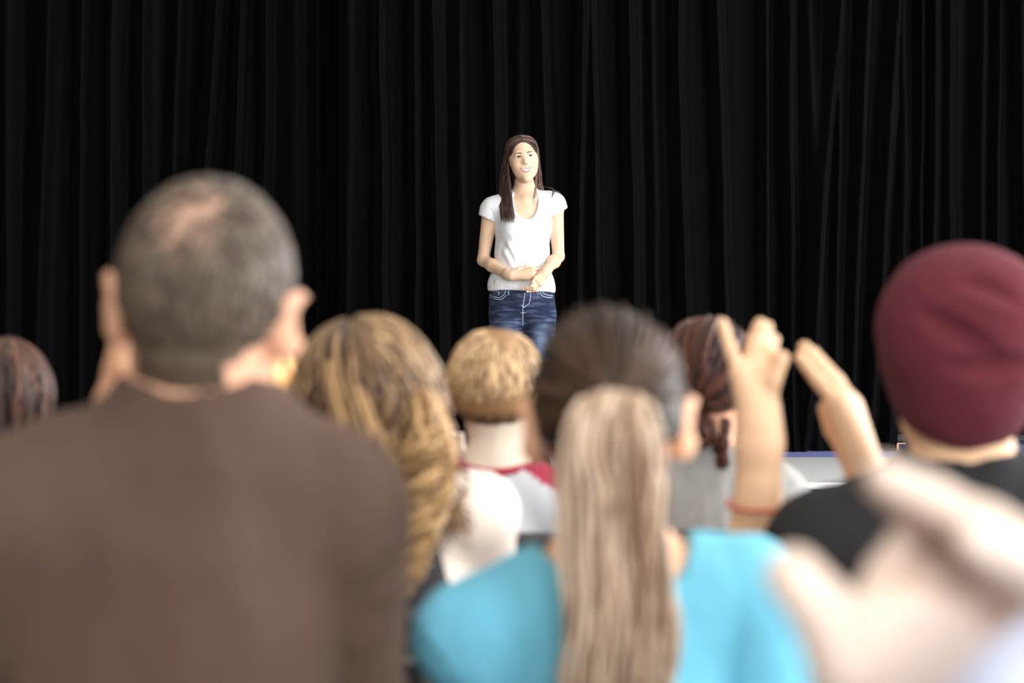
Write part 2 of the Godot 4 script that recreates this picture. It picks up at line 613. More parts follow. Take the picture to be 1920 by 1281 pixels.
# someone seated with the back to us; joints are given as pixel x, pixel y and metres beyond the person's own distance
func seated(c: Dictionary) -> Dictionary:
	var d: float = c.d
	var base := Vector3((c.cx - 960.0) / FPX * d, 0.0, -d)
	var root := thing("person", base, c.label, "person", "seated audience")
	var j := func(a: Array) -> Vector3: return P(a[0], a[1], d + (a[2] if a.size() > 2 else 0.0)) - base
	var J := {}
	for k in ["neck", "shl", "shr", "ell", "elr", "wrl", "wrr"]:
		if c.has(k):
			J[k] = j.call(c[k])
	J.girth = c.get("girth", 1.0)
	J.armr = c.get("armr", 1.0)
	J.waist = c.get("waist", 0.82)
	J.hips = c.get("hips", 0.92)
	var mid: Vector3 = (J.shl + J.shr) / 2.0
	J.pel = Vector3(mid.x * 0.5 + c.get("pelx", 0.0), 0.6, mid.z + 0.02)
	for sd: Array in [["l", -1.0], ["r", 1.0]]:
		var s: String = sd[0]
		var e: float = sd[1]
		if not J.has("el" + s):
			J["el" + s] = J["sh" + s] + Vector3(0.045 * e, -0.25, -0.09)
		if not J.has("wr" + s):
			J["wr" + s] = Vector3(mid.x + 0.045 * e, mid.y - 0.17, mid.z - 0.33)
		J["hip" + s] = J.pel + Vector3(0.09 * e, -0.03, -0.03)
		J["kn" + s] = Vector3(J.pel.x + 0.1 * e, 0.55, J.pel.z - 0.42)
		J["an" + s] = Vector3(J.pel.x + 0.1 * e, 0.095, J.pel.z - 0.4)
	var hs: Vector3 = c.get("hs", Vector3.ONE)
	var he: Vector3 = c.get("he", Vector3.ZERO)
	var H := Transform3D(Basis.from_euler(he * PI / 180.0), j.call(c.head))
	var sk: Color = c.skin
	var nr: float = c.get("neckr", 0.054)
	# the body: head, trunk, arms and legs in one mesh
	var acc := Acc.new()
	var fh := Fld.new()
	head_field(fh, H, hs, J.neck, nr, c.get("ears", true))
	fh.net(acc, 0.005, c.get("headcol", sk))
	var fb := Fld.new()
	torso_field(fb, J, c.get("under", -0.008))
	fb.cone(J.neck, H * (Vector3(0, -0.05, 0.022) * hs), nr * 1.12, nr, 0.04)
	arm_field(fb, J, "l", 0.0)
	arm_field(fb, J, "r", 0.0)
	legs_field(fb, J, -0.008)
	fb.net(acc, 0.014, sk)
	for s in ["l", "r"]:
		var fx := Fld.new()
		if c.has("hand" + s):
			var hd: Dictionary = c["hand" + s]
			var fg := []
			for g: Array in hd.fingers:
				var line := []
				for q: Array in g:
					line.append(j.call(q))
				fg.append(line)
			var th := []
			for q: Array in hd.thumb:
				th.append(j.call(q))
			hand_field(fx, J["wr" + s], J["el" + s], fg, th, hd.get("r", 1.0), hd.get("tw", 1.15))
		else:
			var e := 1.0 if s == "r" else -1.0
			easy_hand(fx, J["wr" + s], J["el" + s], Vector3(-0.25 * e, 0.75, -0.6), Vector3(e, 0.1, 0.1), c.get("handsize", 0.95), e)
		fx.net(acc, 0.0042, sk)
	part("body", acc.mesh(), skin_mat, root)
	# trousers and shoes
	var at := Acc.new()
	var ft := Fld.new()
	legs_field(ft, J, 0.012)
	ft.ell(J.pel, Vector3(J.shl.distance_to(J.shr) / 2.0 * J.hips + 0.006, 0.132, 0.133), 0.05)
	ft.cut(Vector3.UP, Vector3(0, 0.68, 0))
	ft.net(at, 0.016, c.get("trousers", lin(40, 44, 58)))
	part("trousers", at.mesh(), cloth_mat, root)
	for s in ["l", "r"]:
		var ash := Acc.new()
		shoe(ash, J["an" + s], Vector3(0, 0, -1), 0.0, c.get("shoes", lin(38, 34, 32)))
		part("shoe", ash.mesh(), shoe_mat, root)
	return {"root": root, "J": J, "H": H, "hs": hs, "base": base, "j": j}

var cloth_mat: StandardMaterial3D

# a top that ends at the sleeve hem; upto counts along the arm: 0.5 is a short sleeve, 1.9 a long one
func shirt(S: Dictionary, called: String, m: Material, upto: float, o := 0.006, col: Variant = null, collar := 0.02, dig := Vector3.ZERO, amp := 0.006) -> MeshInstance3D:
	var J: Dictionary = S.J
	var acc := Acc.new()
	var f := Fld.new()
	var cc: Variant = Color.WHITE if col == null else col
	torso_field(f, J, o)
	for s in ["l", "r"]:
		arm_field(f, J, s, o, minf(upto, 0.3))
	if collar > 0.0:
		var up: Vector3 = (S.H.origin - J.neck).normalized()
		f.cone(J.neck - up * 0.03, J.neck + up * collar, 0.075 * J.girth, 0.063 * J.girth, 0.03)
		f.cut(up, J.neck + up * (collar + 0.012), 0.008)
	if dig != Vector3.ZERO:
		f.ell(J.neck + Vector3(0, dig.y * 0.55, 0), dig, 0.012, 1)
	f.cut(Vector3.DOWN, Vector3(0, 0.6, 0))
	f.net(acc, 0.011, cc, amp, noise, Vector3(1.0, 0.6, 1.0))
	if upto > 0.3:
		for s in ["l", "r"]:
			var fs := Fld.new()
			arm_field(fs, J, s, o + 0.005, upto + 0.12)
			var a: Vector3 = J["sh" + s]
			var b: Vector3 = J["el" + s]
			if upto > 1.0:
				a = J["el" + s]
				b = J["wr" + s]
			var t := upto if upto <= 1.0 else upto - 1.0
			fs.cut(b - a, a.lerp(b, t), 0.004)
			fs.net(acc, 0.0095, cc, amp, noise, Vector3(1.0, 1.4, 1.0))
	return part(called, acc.mesh(), m, S.root)

func hair_part(S: Dictionary, acc: Acc, called := "hair") -> void:
	part(called, acc.mesh(), hair_mat, S.root)

# a close cap of hair under the locks
func cap(acc: Acc, H: Transform3D, s: Vector3, grow: float, col: Color, low := -0.55, front := 0.0) -> void:
	var f := Fld.new()
	var R := H.basis
	f.ell(H * (SKC * s), (SKR + Vector3.ONE * grow) * s, 0.02, 0, R)
	f.ell(H * (Vector3(0, -0.02, 0.03) * s), Vector3(0.07, 0.075, 0.075) * s, 0.03, 0, R)
	f.cut(R * Vector3(0, -0.55, -0.85), H * (Vector3(0, 0.055 + front, -0.06) * s), 0.01)
	f.cut(R * Vector3(0, -1, 0), H * (Vector3(0, SKC.y + SKR.y * low, 0) * s), 0.01)
	f.net(acc, 0.007, col)

# long hair over the skull: from a parting round to an azimuth, then down
func draped(acc: Acc, S: Dictionary, n: int, az: float, grow: float, drop: Vector2, r: float, ca: Color, cb: Color, curl := 0.0, turns := 0.0, flare := 0.0, part_x := 0.0, sway := Vector3.ZERO) -> void:
	for q in n:
		var a := rng.randf_range(-az, az)
		var u0 := Vector3(part_x + 0.12 * signf(a), 1.0, rng.randf_range(-0.5, 0.75) * (1.0 if absf(a) < 1.4 else -0.6)).normalized()
		var u1 := Vector3(sin(a), rng.randf_range(-0.25, 0.0), cos(a)).normalized()
		var g := grow * rng.randf_range(0.45, 1.1)
		var pts := PackedVector3Array()
		for k in 6:
			pts.append(on_skull(S.H, S.hs, u0.slerp(u1, k / 5.0), g * (0.5 + 0.5 * k / 5.0)))
		var last := pts[5]
		var out: Vector3 = (last - S.H.origin) * Vector3(1, 0, 1)
		out = out.normalized()
		var ln := rng.randf_range(drop.x, drop.y)
		for k in range(1, 6):
			var t := k / 5.0
			pts.append(last + Vector3(0, -ln * t, 0) + out * (flare * t - 0.012 * t) + sway * t * t)
		var segs := 22 if curl > 0.0 else 15
		var line := spline(pts, segs)
		if curl > 0.0:
			var ph := rng.randf() * TAU
			var tn := turns * rng.randf_range(0.8, 1.3)
			for k in line.size():
				var t := float(k) / segs
				var am := curl * smoothstep(0.3, 0.7, t)
				line[k] += Vector3(cos(ph + t * tn * TAU), 0.0, sin(ph + t * tn * TAU)) * am
		acc.tube(line, radii(segs, r * rng.randf_range(0.7, 1.25), r, 0.25), 4, ca.lerp(cb, rng.randf()), 0.6)

# ---------------------------------------------------------------- chairs
var chair_proto: Node3D
func chair(at: Vector3, label: String) -> void:
	var o: Node3D
	if chair_proto == null:
		var steel := mat(Color(0.42, 0.41, 0.4), 0.35, 0.5, 0.0, 0.9)
		var dark := relief(mat(Color(0.16, 0.155, 0.165), 0.85, 0.4), 0.12, 0.05, Vector3.ONE * 14.0)
		var band := mat(Color(0.24, 0.225, 0.235), 0.6, 0.4)
		o = thing("stacking_chair", Vector3.ZERO, label, "chair", "audience chairs")
		var a := Acc.new()
		a.box(Vector3(-0.19, 0.43, -0.4), Vector3(0.19, 0.475, 0.02), 0.016)
		part("seat", a.mesh(), dark, o)
		var b := Acc.new()
		var t := Transform3D(Basis(Vector3.RIGHT, 0.1), Vector3(0, 0.47, 0.02))
		b.box(Vector3(-0.185, 0.1, 0.0), Vector3(0.185, 0.295, 0.028), 0.01, Color.WHITE, t)
		part("back_panel", b.mesh(), dark, o)
		var tb := Acc.new()
		tb.box(Vector3(-0.19, 0.342, -0.002), Vector3(0.19, 0.388, 0.03), 0.01, Color.WHITE, t)
		part("top_band", tb.mesh(), band, o)
		var rl := Acc.new()
		rl.tube(PackedVector3Array([t * Vector3(-0.19, 0.32, 0.014), t * Vector3(0, 0.32, 0.016), t * Vector3(0.19, 0.32, 0.014)]), PackedFloat32Array([0.011, 0.011, 0.011]), 8, Color.WHITE)
		part("rail", rl.mesh(), steel, o)
		for e in [-1.0, 1.0]:
			var l := Acc.new()
			l.tube(spline(PackedVector3Array([Vector3(0.198 * e, 0.0, 0.1), Vector3(0.196 * e, 0.3, 0.03), t * Vector3(0.195 * e, 0.05, 0.012), t * Vector3(0.195 * e, 0.375, 0.012)]), 12), radii(12, 0.011, 0.011, 1.0), 8, Color.WHITE)
			part("leg", l.mesh(), steel, o)
			var l2 := Acc.new()
			l2.tube(spline(PackedVector3Array([Vector3(0.198 * e, 0.0, -0.4), Vector3(0.196 * e, 0.25, -0.37), Vector3(0.196 * e, 0.445, -0.34), Vector3(0.196 * e, 0.45, 0.01)]), 12), radii(12, 0.011, 0.011, 1.0), 8, Color.WHITE)
			part("leg", l2.mesh(), steel, o)
		chair_proto = o
	else:
		o = chair_proto.duplicate()
		o.name = numbered("stacking_chair")
		add_child(o)
		o.set_meta("label", label)
	o.position = at

# ---------------------------------------------------------------- hall, windows, lamps
const KEY := 39.0
const FILL := 3.0
func hall() -> void:
	var plaster := relief(mat(Color(0.76, 0.75, 0.73), 0.9, 0.3), 0.05, 0.03, Vector3.ONE * 2.0)
	var panel := relief(mat(Color(0.42, 0.36, 0.32), 0.7, 0.3), 0.05, 0.03, Vector3.ONE * 2.0)
	var floor_m := relief(mat(Color(0.4, 0.36, 0.33), 0.45, 0.5), 0.03, 0.02, Vector3.ONE * 3.0)
	var ceil_m := mat(Color(0.82, 0.82, 0.8), 0.95, 0.2)
	structure("floor", Vector3(-6, -0.2, -16), Vector3(6, 0, 5), floor_m)
	structure("ceiling", Vector3(-6, 5.2, -16), Vector3(6, 5.4, 5), ceil_m)
	structure("wall_left", Vector3(-6.2, 0, -16), Vector3(-6, 5.2, 5), panel)
	structure("wall_stage", Vector3(-6, 0, -16.2), Vector3(6, 5.2, -16), plaster)
	# right wall with three tall window openings, rear wall with two
	var y0 := 0.9
	var y1 := 4.3
	var hw := 1.15
	var zs := [-3.5, -6.5, -9.5]
	var xs := [4.2, 1.2]
	pierced("wall_right", Vector3(6.0, 0, -5.5), 0.0, 10.5, zs.map(func(z: float) -> float: return z + 5.5), y0, y1, hw, plaster)
	pierced("wall_rear", Vector3(0, 0, 5.0), -PI / 2, 6.0, xs.map(func(x: float) -> float: return -x), y0, y1, hw, plaster)
	for k in zs.size():
		window(k + 1, Vector3(6.0, y0, zs[k]), 0.0, hw, y1 - y0)
	for k in xs.size():
		window(zs.size() + k + 1, Vector3(xs[k], y0, 5.0), -PI / 2, hw, y1 - y0)
	var frame_m := mat(Color(0.8, 0.8, 0.8), 0.4)
	# ceiling lamps
	var lamp_m := mat(Color(0.95, 0.95, 0.95), 0.6)
	lamp_m.emission_enabled = true
	lamp_m.emission = Color(1.0, 0.97, 0.92)
	lamp_m.emission_energy_multiplier = 1.5
	for r in 4:
		for s in 2:
			var at := Vector3(-2.4 + 4.8 * s, 5.2, 2.6 - 3.0 * r)
			var o := thing("ceiling_lamp", at, "square white ceiling panel lamp, %s from the rear, on the %s side" % [["first", "second", "third", "fourth"][r], ["left", "right"][s]], "lamp", "ceiling lamps")
			boxpart("housing", Vector3(-0.62, -0.06, -0.62), Vector3(0.62, 0.0, 0.62), frame_m, o)
			boxpart("diffuser", Vector3(-0.58, -0.066, -0.58), Vector3(0.58, -0.06, 0.58), lamp_m, o, 0.002)
			var l := AreaLight3D.new()
			l.name = "ceiling_lamp_light"
			add_child(l, true)
			l.area_size = Vector2(1.15, 1.15)
			l.light_color = Color(1.0, 0.97, 0.92)
			l.light_energy = FILL
			l.shadow_enabled = true
			l.position = at + Vector3(0, -0.08, 0)
			l.rotation = Vector3(-PI / 2, 0, 0)
			l.set("area_range", 40.0)

# a wall whose own z runs along it, with openings centred at the given places
func pierced(called: String, at: Vector3, turn: float, half: float, gaps: Array, y0: float, y1: float, hw: float, m: Material) -> void:
	var a := Acc.new()
	a.box(Vector3(0, 0, -half), Vector3(0.2, y0, half), 0.003)
	a.box(Vector3(0, y1, -half), Vector3(0.2, 5.2, half), 0.003)
	gaps.sort()
	var prev := -half
	for g: float in gaps:
		a.box(Vector3(0, y0, prev), Vector3(0.2, y1, g - hw), 0.003)
		prev = g + hw
	a.box(Vector3(0, y0, prev), Vector3(0.2, y1, half), 0.003)
	var w := part(called, a.mesh(), m, self)
	w.position = at
	w.rotation.y = turn
	w.set_meta("kind", "structure")

var window_m: StandardMaterial3D
var pane_m: StandardMaterial3D
func window(number: int, at: Vector3, turn: float, hw: float, hh: float) -> void:
	if window_m == null:
		window_m = mat(Color(0.8, 0.8, 0.8), 0.4)
		pane_m = mat(Color(0.9, 0.92, 0.95), 0.6)
		pane_m.emission_enabled = true
		pane_m.emission = Color(1.0, 0.99, 0.97)
		pane_m.emission_energy_multiplier = 1.6
	var o := Node3D.new()
	o.name = "window_%d" % number
	add_child(o)
	o.position = at
	o.rotation.y = turn
	o.set_meta("kind", "structure")
	boxpart("frosted_pane", Vector3(0.09, 0.03, -hw + 0.03), Vector3(0.1, hh - 0.03, hw - 0.03), pane_m, o, 0.001)
	for e in [-1.0, 1.0]:
		boxpart("window_frame", Vector3(0.04, 0, e * (hw - 0.03) - 0.03), Vector3(0.16, hh, e * (hw - 0.03) + 0.03), window_m, o)
	for yy in [0.0, hh / 2 - 0.03, hh - 0.06]:
		boxpart("window_frame", Vector3(0.045, yy, -hw + 0.06), Vector3(0.155, yy + 0.06, hw - 0.06), window_m, o)
	boxpart("window_frame", Vector3(0.05, 0.06, -0.025), Vector3(0.15, hh - 0.06, 0.025), window_m, o)
	var l := AreaLight3D.new()
	l.name = "window_daylight"
	add_child(l, true)
	l.area_size = Vector2(hw * 1.9, hh * 0.95)
	l.light_color = Color(0.97, 0.985, 1.0)
	l.light_energy = KEY
	l.shadow_enabled = true
	l.position = o.transform * Vector3(-0.03, hh / 2, 0)
	l.rotation.y = turn + PI / 2
	l.set("area_range", 40.0)

# ---------------------------------------------------------------- stage
func drape(label: String, x0: float, x1: float, zc: float, hem: float, top: float, ridges: Array, m: Material, sd: int) -> void:
	# ridges: x at the top and at the foot (pixels in the photograph's frame at the drape's distance), width to the left and right, depth
	var cx := (x0 + x1) / 2
	var base := Vector3(cx, hem, zc)
	var o := thing("stage_curtain", base, label, "curtain", "black stage curtains")
	var k := -zc / FPX
	var nz := FastNoiseLite.new()
	nz.seed = sd
	nz.frequency = 1.0
	var step := 0.0075
	var cols := int((x1 - x0) / step)
	var rows := 26
	var pts := []
	for r in rows + 1:
		var t := float(r) / rows       # 0 at the hem
		var y := lerpf(hem, top, t)
		var line := PackedVector3Array()
		var v := clampf((y - 0.4) / 2.1, 0.0, 1.3)
		for q in cols + 1:
			var x := x0 + (x1 - x0) * q / cols
			var px := 960.0 + x / k
			var z := 0.0
			for g: Array in ridges:
				var c := lerpf(g[1], g[0], v) + 5.0 * nz.get_noise_2d(g[0] * 0.37, y * 0.6)
				var dx := px - c
				if absf(dx) > 130.0:
					continue
				var wd: float = g[2] if dx < 0.0 else g[3]
				z += g[4] * exp(-dx * dx / (wd * wd))
			z += 0.006 * nz.get_noise_2d(x * 5.0, y * 0.25) + 0.03 * nz.get_noise_2d(x * 1.7 + 50.0, y * 0.2)
			z += 0.012 * nz.get_noise_2d(x * 11.0 + 20.0, y * 0.8) * (1.0 - smoothstep(0.0, 0.6, t * 4.0))
			line.append(Vector3(x - cx, y - hem, z))
		pts.append(line)
	var a := Acc.new()
	# front, then the back of the same cloth
	a.sheet(pts, Color.WHITE)
	var back := []
	for line: PackedVector3Array in pts:
		var l2 := PackedVector3Array()
		for q in range(line.size() - 1, -1, -1):
			l2.append(line[q] + Vector3(0, 0, -0.004))
		back.append(l2)
	a.sheet(back, Color.WHITE)
	part("cloth", a.mesh(), m, o)
	var h := Acc.new()
	var hl := PackedVector3Array()
	for q in range(0, pts[0].size(), 2):
		hl.append(pts[0][q] + Vector3(0, 0.006, -0.002))
	h.tube(hl, radii(hl.size() - 1, 0.006, 0.006, 1.0), 5, Color.WHITE)
	part("hem", h.mesh(), m, o)

func stage() -> void:
	var velvet := mat(Color(0.012, 0.012, 0.016), 0.7, 0.16, 0.17)
	var front := -11.17
	# lilac stage floor at the back, grey deck in front of it
	var lilac := relief(mat(Color(0.5, 0.52, 0.74), 0.6, 0.4), 0.1, 0.02, Vector3.ONE * 5.0)
	var grey := relief(mat(Color(0.76, 0.755, 0.75), 0.85, 0.3), 0.25, 0.12, Vector3.ONE * 6.0)
	var white := mat(Color(0.96, 0.96, 0.95), 0.5, 0.4)
	var under := mat(Color(0.12, 0.12, 0.12), 0.9, 0.2)
	var st := thing("stage_floor", Vector3(0, 0, -14.4), "lilac-blue stage floor under the black curtains", "stage floor")
	boxpart("top", Vector3(-5.6, 0.37, -1.2), Vector3(5.6, STAGE, 1.46), lilac, st, 0.002)
	boxpart("base", Vector3(-5.55, 0.0, -1.2), Vector3(5.55, 0.37, 1.44), under, st, 0.002)
	var decks := ["leftmost grey stage deck panel, low behind the man in the brown sweater", "second grey stage deck panel from the left", "grey stage deck panel left of the woman in white", "grey stage deck panel the woman in white stands on", "grey stage deck panel with white front edge, left of the maroon hat", "grey stage deck panel behind the maroon hat"]
	for q in 6:
		var x := -4.5 + q * 1.8
		var o := thing("stage_deck", Vector3(x, 0, (front - 12.94) / 2), decks[q], "stage deck", "grey stage decks")
		var hd := (12.94 + front) / 2
		boxpart("top", Vector3(-0.897, 0.375, -hd), Vector3(0.897, STAGE, hd), grey, o, 0.002)
		boxpart("edge_trim", Vector3(-0.899, 0.369, hd), Vector3(0.899, STAGE + 0.001, hd + 0.02), white, o, 0.004)
		for e in [-1.0, 1.0]:
			for g in [-1.0, 1.0]:
				boxpart("leg", Vector3(0.82 * e - 0.03, 0, (hd - 0.1) * g - 0.03), Vector3(0.82 * e + 0.03, 0.375, (hd - 0.1) * g + 0.03), under, o)
	# pleated skirt along the front
	var skirt_m := mat(Color(0.25, 0.24, 0.255), 0.85, 0.3, 0.3)
	var sk := thing("stage_skirt", Vector3(0, 0, front + 0.002), "charcoal pleated skirt hanging below the white stage edge", "stage skirt")
	var rows := []
	for r in 10:
		var t := r / 9.0
		var line := PackedVector3Array()
		for q in 1801:
			var x := -5.4 + q * 0.006
			var ph := fposmod(x + 0.004 * sin(x * 9.0), 0.116) / 0.116
			# box pleats: a flat face that tucks back into a narrow fold which opens downward
			var gap := lerpf(0.02, 0.16, 1.0 - t)
			var z := 0.018 - 0.04 * smoothstep(1.0 - gap - 0.08, 1.0 - gap * 0.6, ph) * (1.0 - smoothstep(0.97, 1.0, ph)) + 0.008 * sin(ph * PI) * (1.0 - t)
			line.append(Vector3(x, 0.004 + t * 0.366, z))
		rows.append(line)
	var sa := Acc.new()
	sa.sheet(rows, Color.WHITE)
	part("cloth", sa.mesh(), skirt_m, sk)
	# drapes
	var zc := -13.74
	var L := [
		[-260, -260, 30, 14, 0.09], [-170, -165, 26, 20, 0.09], [-80, -85, 20, 30, 0.10], [20, 15, 24, 16, 0.09], [95, 70, 26, 12, 0.10], [158, 152, 14, 12, 0.08],
		[213, 205, 8, 20, 0.11], [276, 268, 20, 10, 0.10], [335, 315, 18, 10, 0.07], [404, 352, 20, 7, 0.13], [454, 425, 14, 6, 0.12], [503, 496, 12, 7, 0.11], [556, 552, 26, 18, 0.06], [598, 596, 16, 12, 0.07], [643, 636, 18, 8, 0.12], [676, 682, 20, 20, 0.09]]
	var M := [
		[656, 650, 16, 20, 0.06], [717, 722, 16, 8, 0.14], [782, 778, 14, 10, 0.11], [815, 830, 9, 12, 0.12], [866, 872, 22, 12, 0.07], [928, 934, 10, 12, 0.14], [975, 978, 16, 16, 0.05], [1018, 1034, 18, 14, 0.13],
		[1088, 1080, 10, 9, 0.14], [1112, 1122, 12, 7, 0.11], [1180, 1192, 14, 12, 0.13], [1225, 1234, 14, 12, 0.05], [1272, 1290, 14, 13, 0.13], [1345, 1365, 14, 7, 0.14], [1432, 1436, 10, 6, 0.14], [1476, 1484, 14, 8, 0.12],
		[1518, 1535, 18, 18, 0.07], [1556, 1505, 16, 7, 0.14], [1570, 1562, 8, 16, 0.08], [1618, 1588, 16, 8, 0.15], [1672, 1628, 16, 8, 0.13], [1706, 1664, 14, 10, 0.09]]
	var R := [
		[1690, 1690, 14, 14, 0.06], [1722, 1718, 12, 7, 0.12], [1744, 1740, 8, 10, 0.15], [1776, 1778, 16, 10, 0.10], [1836, 1836, 18, 8, 0.13], [1866, 1864, 12, 6, 0.11], [1908, 1918, 12, 8, 0.13], [1965, 1970, 18, 10, 0.12], [2030, 2030, 18, 10, 0.12],
		[2095, 2090, 18, 10, 0.12], [2160, 2160, 18, 10, 0.12], [2230, 2225, 18, 10, 0.12], [2300, 2300, 20, 10, 0.12]]
	var k := 13.74 / FPX
	drape("black velvet curtain behind the grey-haired man, left of the stage", (-300 - 960) * k, (690 - 960) * k, zc + 0.0, STAGE + 0.002, 4.6, L, velvet, 1)
	drape("black velvet curtain behind the woman in white, centre of the stage", (640 - 960) * k, (1672 - 960) * k, zc + 0.22, STAGE + 0.002, 4.6, M, velvet, 2)
	drape("black velvet curtain hanging clear of the floor, behind the maroon hat", (1640 - 960) * k, (2340 - 960) * k, zc - 0.25, STAGE + 0.07, 4.6, R, velvet, 3)
	var tr := thing("curtain_track", Vector3(0, 4.6, zc), "straight metal track the black curtains hang from", "curtain track")
	boxpart("track", Vector3(-4.3, 0.0, -0.32), Vector3(4.6, 0.06, 0.2), mat(Color(0.3, 0.3, 0.3), 0.4, 0.5, 0.0, 0.8), tr)
	for e in [-4.0, -2.0, 0.0, 2.0, 4.0]:
		boxpart("hanger", Vector3(e - 0.02, 0.06, -0.06), Vector3(e + 0.02, 0.6, -0.02), under, tr)
	# pale skirting rail behind the right curtain, with a small metal floor plate
	var rail := thing("skirting_board", Vector3(3.0, STAGE, -14.45), "pale skirting board at the foot of the right curtain", "skirting")
	boxpart("board", Vector3(-2.2, 0.0, -0.02), Vector3(2.4, 0.06, 0.02), mat(Color(0.62, 0.61, 0.62), 0.5), rail)
	boxpart("top_bead", Vector3(-2.2, 0.06, -0.02), Vector3(2.4, 0.075, 0.026), mat(Color(0.9, 0.9, 0.9), 0.4), rail)
	var plate := thing("floor_bracket", P(1692, 836, 13.5) * Vector3(1, 0, 1) + Vector3(0, STAGE, 0), "small metal bracket on the lilac floor beside the curtain end", "bracket")
	var brass := mat(Color(0.75, 0.6, 0.5), 0.3, 0.5, 0.0, 0.8)
	boxpart("foot", Vector3(-0.035, 0, -0.03), Vector3(0.035, 0.008, 0.03), brass, plate, 0.002)
	boxpart("upright", Vector3(-0.03, 0.008, -0.004), Vector3(-0.018, 0.045, 0.004), brass, plate, 0.001)
	boxpart("lip", Vector3(-0.03, 0.037, 0.0), Vector3(0.02, 0.045, 0.012), brass, plate, 0.001)

# ---------------------------------------------------------------- the woman on the stage
func presenter() -> void:
	var d := 12.0
	var base := Vector3((979.0 - 960.0) / FPX * d, STAGE, -d)
	var root := thing("person", base, "smiling woman with long dark hair, white T-shirt and blue jeans standing on stage", "person")
	root.rotation.y = PI
	var back := root.transform.affine_inverse()
	var j := func(px: float, py: float, dz := 0.0) -> Vector3: return back * P(px, py, d + dz)
	var sk := lin(220, 184, 156)
	var J := {"shl": j.call(1041, 382), "shr": j.call(920, 392), "ell": j.call(1047, 481, 0.03), "elr": j.call(906, 488, 0.03), "wrl": j.call(1023, 509, -0.16), "wrr": j.call(957, 517, -0.15),
		"neck": j.call(984, 368, 0.02), "girth": 0.88, "armr": 0.93}
	for s in [["l", 1012.0], ["r", 950.0]]:
		J["hip" + s[0]] = j.call(s[1] - 1.0, 590)
		J["kn" + s[0]] = j.call(s[1], 718, -0.01)
		J["an" + s[0]] = Vector3(j.call(s[1] + 1.0, 850, 0.02).x, 0.085, j.call(0.0, 0.0, 0.02).z)
	var hb := Basis(Vector3(0, 0, 1), deg_to_rad(7.0)) * Basis(Vector3.UP, PI + deg_to_rad(6.0)) * Basis(Vector3.RIGHT, deg_to_rad(3.0))
	var H := Transform3D(root.basis.inverse() * hb, j.call(980.5, 299, -0.02))
	var hs := Vector3(0.95, 0.96, 0.95)
	var acc := Acc.new()
	var fh := Fld.new()
	head_field(fh, H, hs, J.neck, 0.043, false, 0.82)
	# the smile pushes the cheeks up and out
	var Q := func(x: float, y: float, z: float) -> Vector3: return H * (Vector3(x, y, z) * hs)
	fh.ell(Q.call(0, -0.016, -0.032), Vector3(0.067, 0.05, 0.055), 0.03, 0, H.basis)
	for e in [-1.0, 1.0]:
		fh.ell(Q.call(0.032 * e, -0.062, -0.046), Vector3(0.022, 0.026, 0.024), 0.03, 0, H.basis)
	for e in [-1.0, 1.0]:
		fh.ell(Q.call(0.04 * e, -0.034, -0.072), Vector3(0.016, 0.013, 0.012), 0.016, 0, H.basis)
	var blush := lin(236, 172, 146)
	var lipc := lin(188, 100, 90)
	fh.net(acc, 0.0028, func(p: Vector3) -> Color:
		var q: Vector3 = (H.affine_inverse() * p) / hs
		if q.z < -0.04:
			var k := noise.get_noise_3dv(p * 6.0) * 0.2 + 0.35
			if absf(absf(q.x) - 0.042) < 0.016 and absf(q.y + 0.036) < 0.014:
				return sk.lerp(blush, k)
		return sk)
	var fb := Fld.new()
	bust(fb, j, -0.006)
	fb.cone(J.shl, J.shr, 0.038, 0.038, 0.04)
	for s: Vector3 in [J.shl, J.shr]:
		fb.cone(J.neck + Vector3(0, 0.012, 0), s.lerp(J.neck, 0.15), 0.034, 0.04, 0.05)
	fb.cone(J.neck - Vector3(0, 0.02, 0), H * (Vector3(0, -0.05, 0.022) * hs), 0.054, 0.046, 0.03)
	fb.cone(j.call(987, 375, -0.045), j.call(1018, 372, -0.025), 0.012, 0.012, 0.03)
	fb.cone(j.call(981, 375, -0.045), j.call(947, 380, -0.025), 0.012, 0.012, 0.03)
	arm_field(fb, J, "l", 0.0)
	arm_field(fb, J, "r", 0.0)
	jeans_field(fb, j, J, -0.012)
	fb.net(acc, 0.009, sk)
	var hl := Fld.new()
	var pts := func(a: Array) -> Array:
		var o := []
		for q: Array in a:
			o.append(j.call(q[0], q[1], q[2]))
		return o
	hand_field(hl, J.wrl, J.ell, [pts.call([[1003, 521, -0.185], [999, 529, -0.19], [997, 536, -0.185]]), pts.call([[1008, 527, -0.18], [999, 537, -0.185], [985, 540, -0.175]]),
		pts.call([[1011, 531, -0.17], [1001, 542, -0.178], [979, 542, -0.165]]), pts.call([[1014, 534, -0.16], [1006, 545, -0.165], [988, 547, -0.16]])],
		pts.call([[1013, 513, -0.165], [1006, 519, -0.15], [1003, 526, -0.15]]), 0.88)
	hl.net(acc, 0.003, sk)
	var hr := Fld.new()
	hand_field(hr, J.wrr, J.elr, [pts.call([[997, 505, -0.165], [1011, 505, -0.15], [1017, 511, -0.135]]), pts.call([[999, 511, -0.17], [1012, 513, -0.155], [1012, 520, -0.14]]),
		pts.call([[998, 517, -0.17], [1008, 520, -0.155], [1006, 525, -0.145]]), pts.call([[994, 522, -0.165], [1002, 525, -0.155], [1001, 528, -0.145]])],
		pts.call([[972, 505, -0.15], [987, 500, -0.15], [1001, 501, -0.145]]), 0.88)
	hr.net(acc, 0.003, sk)
	var body := part("body", acc.mesh(), skin_mat, root)
	var nail_m := tinted(0.3, 0.5)
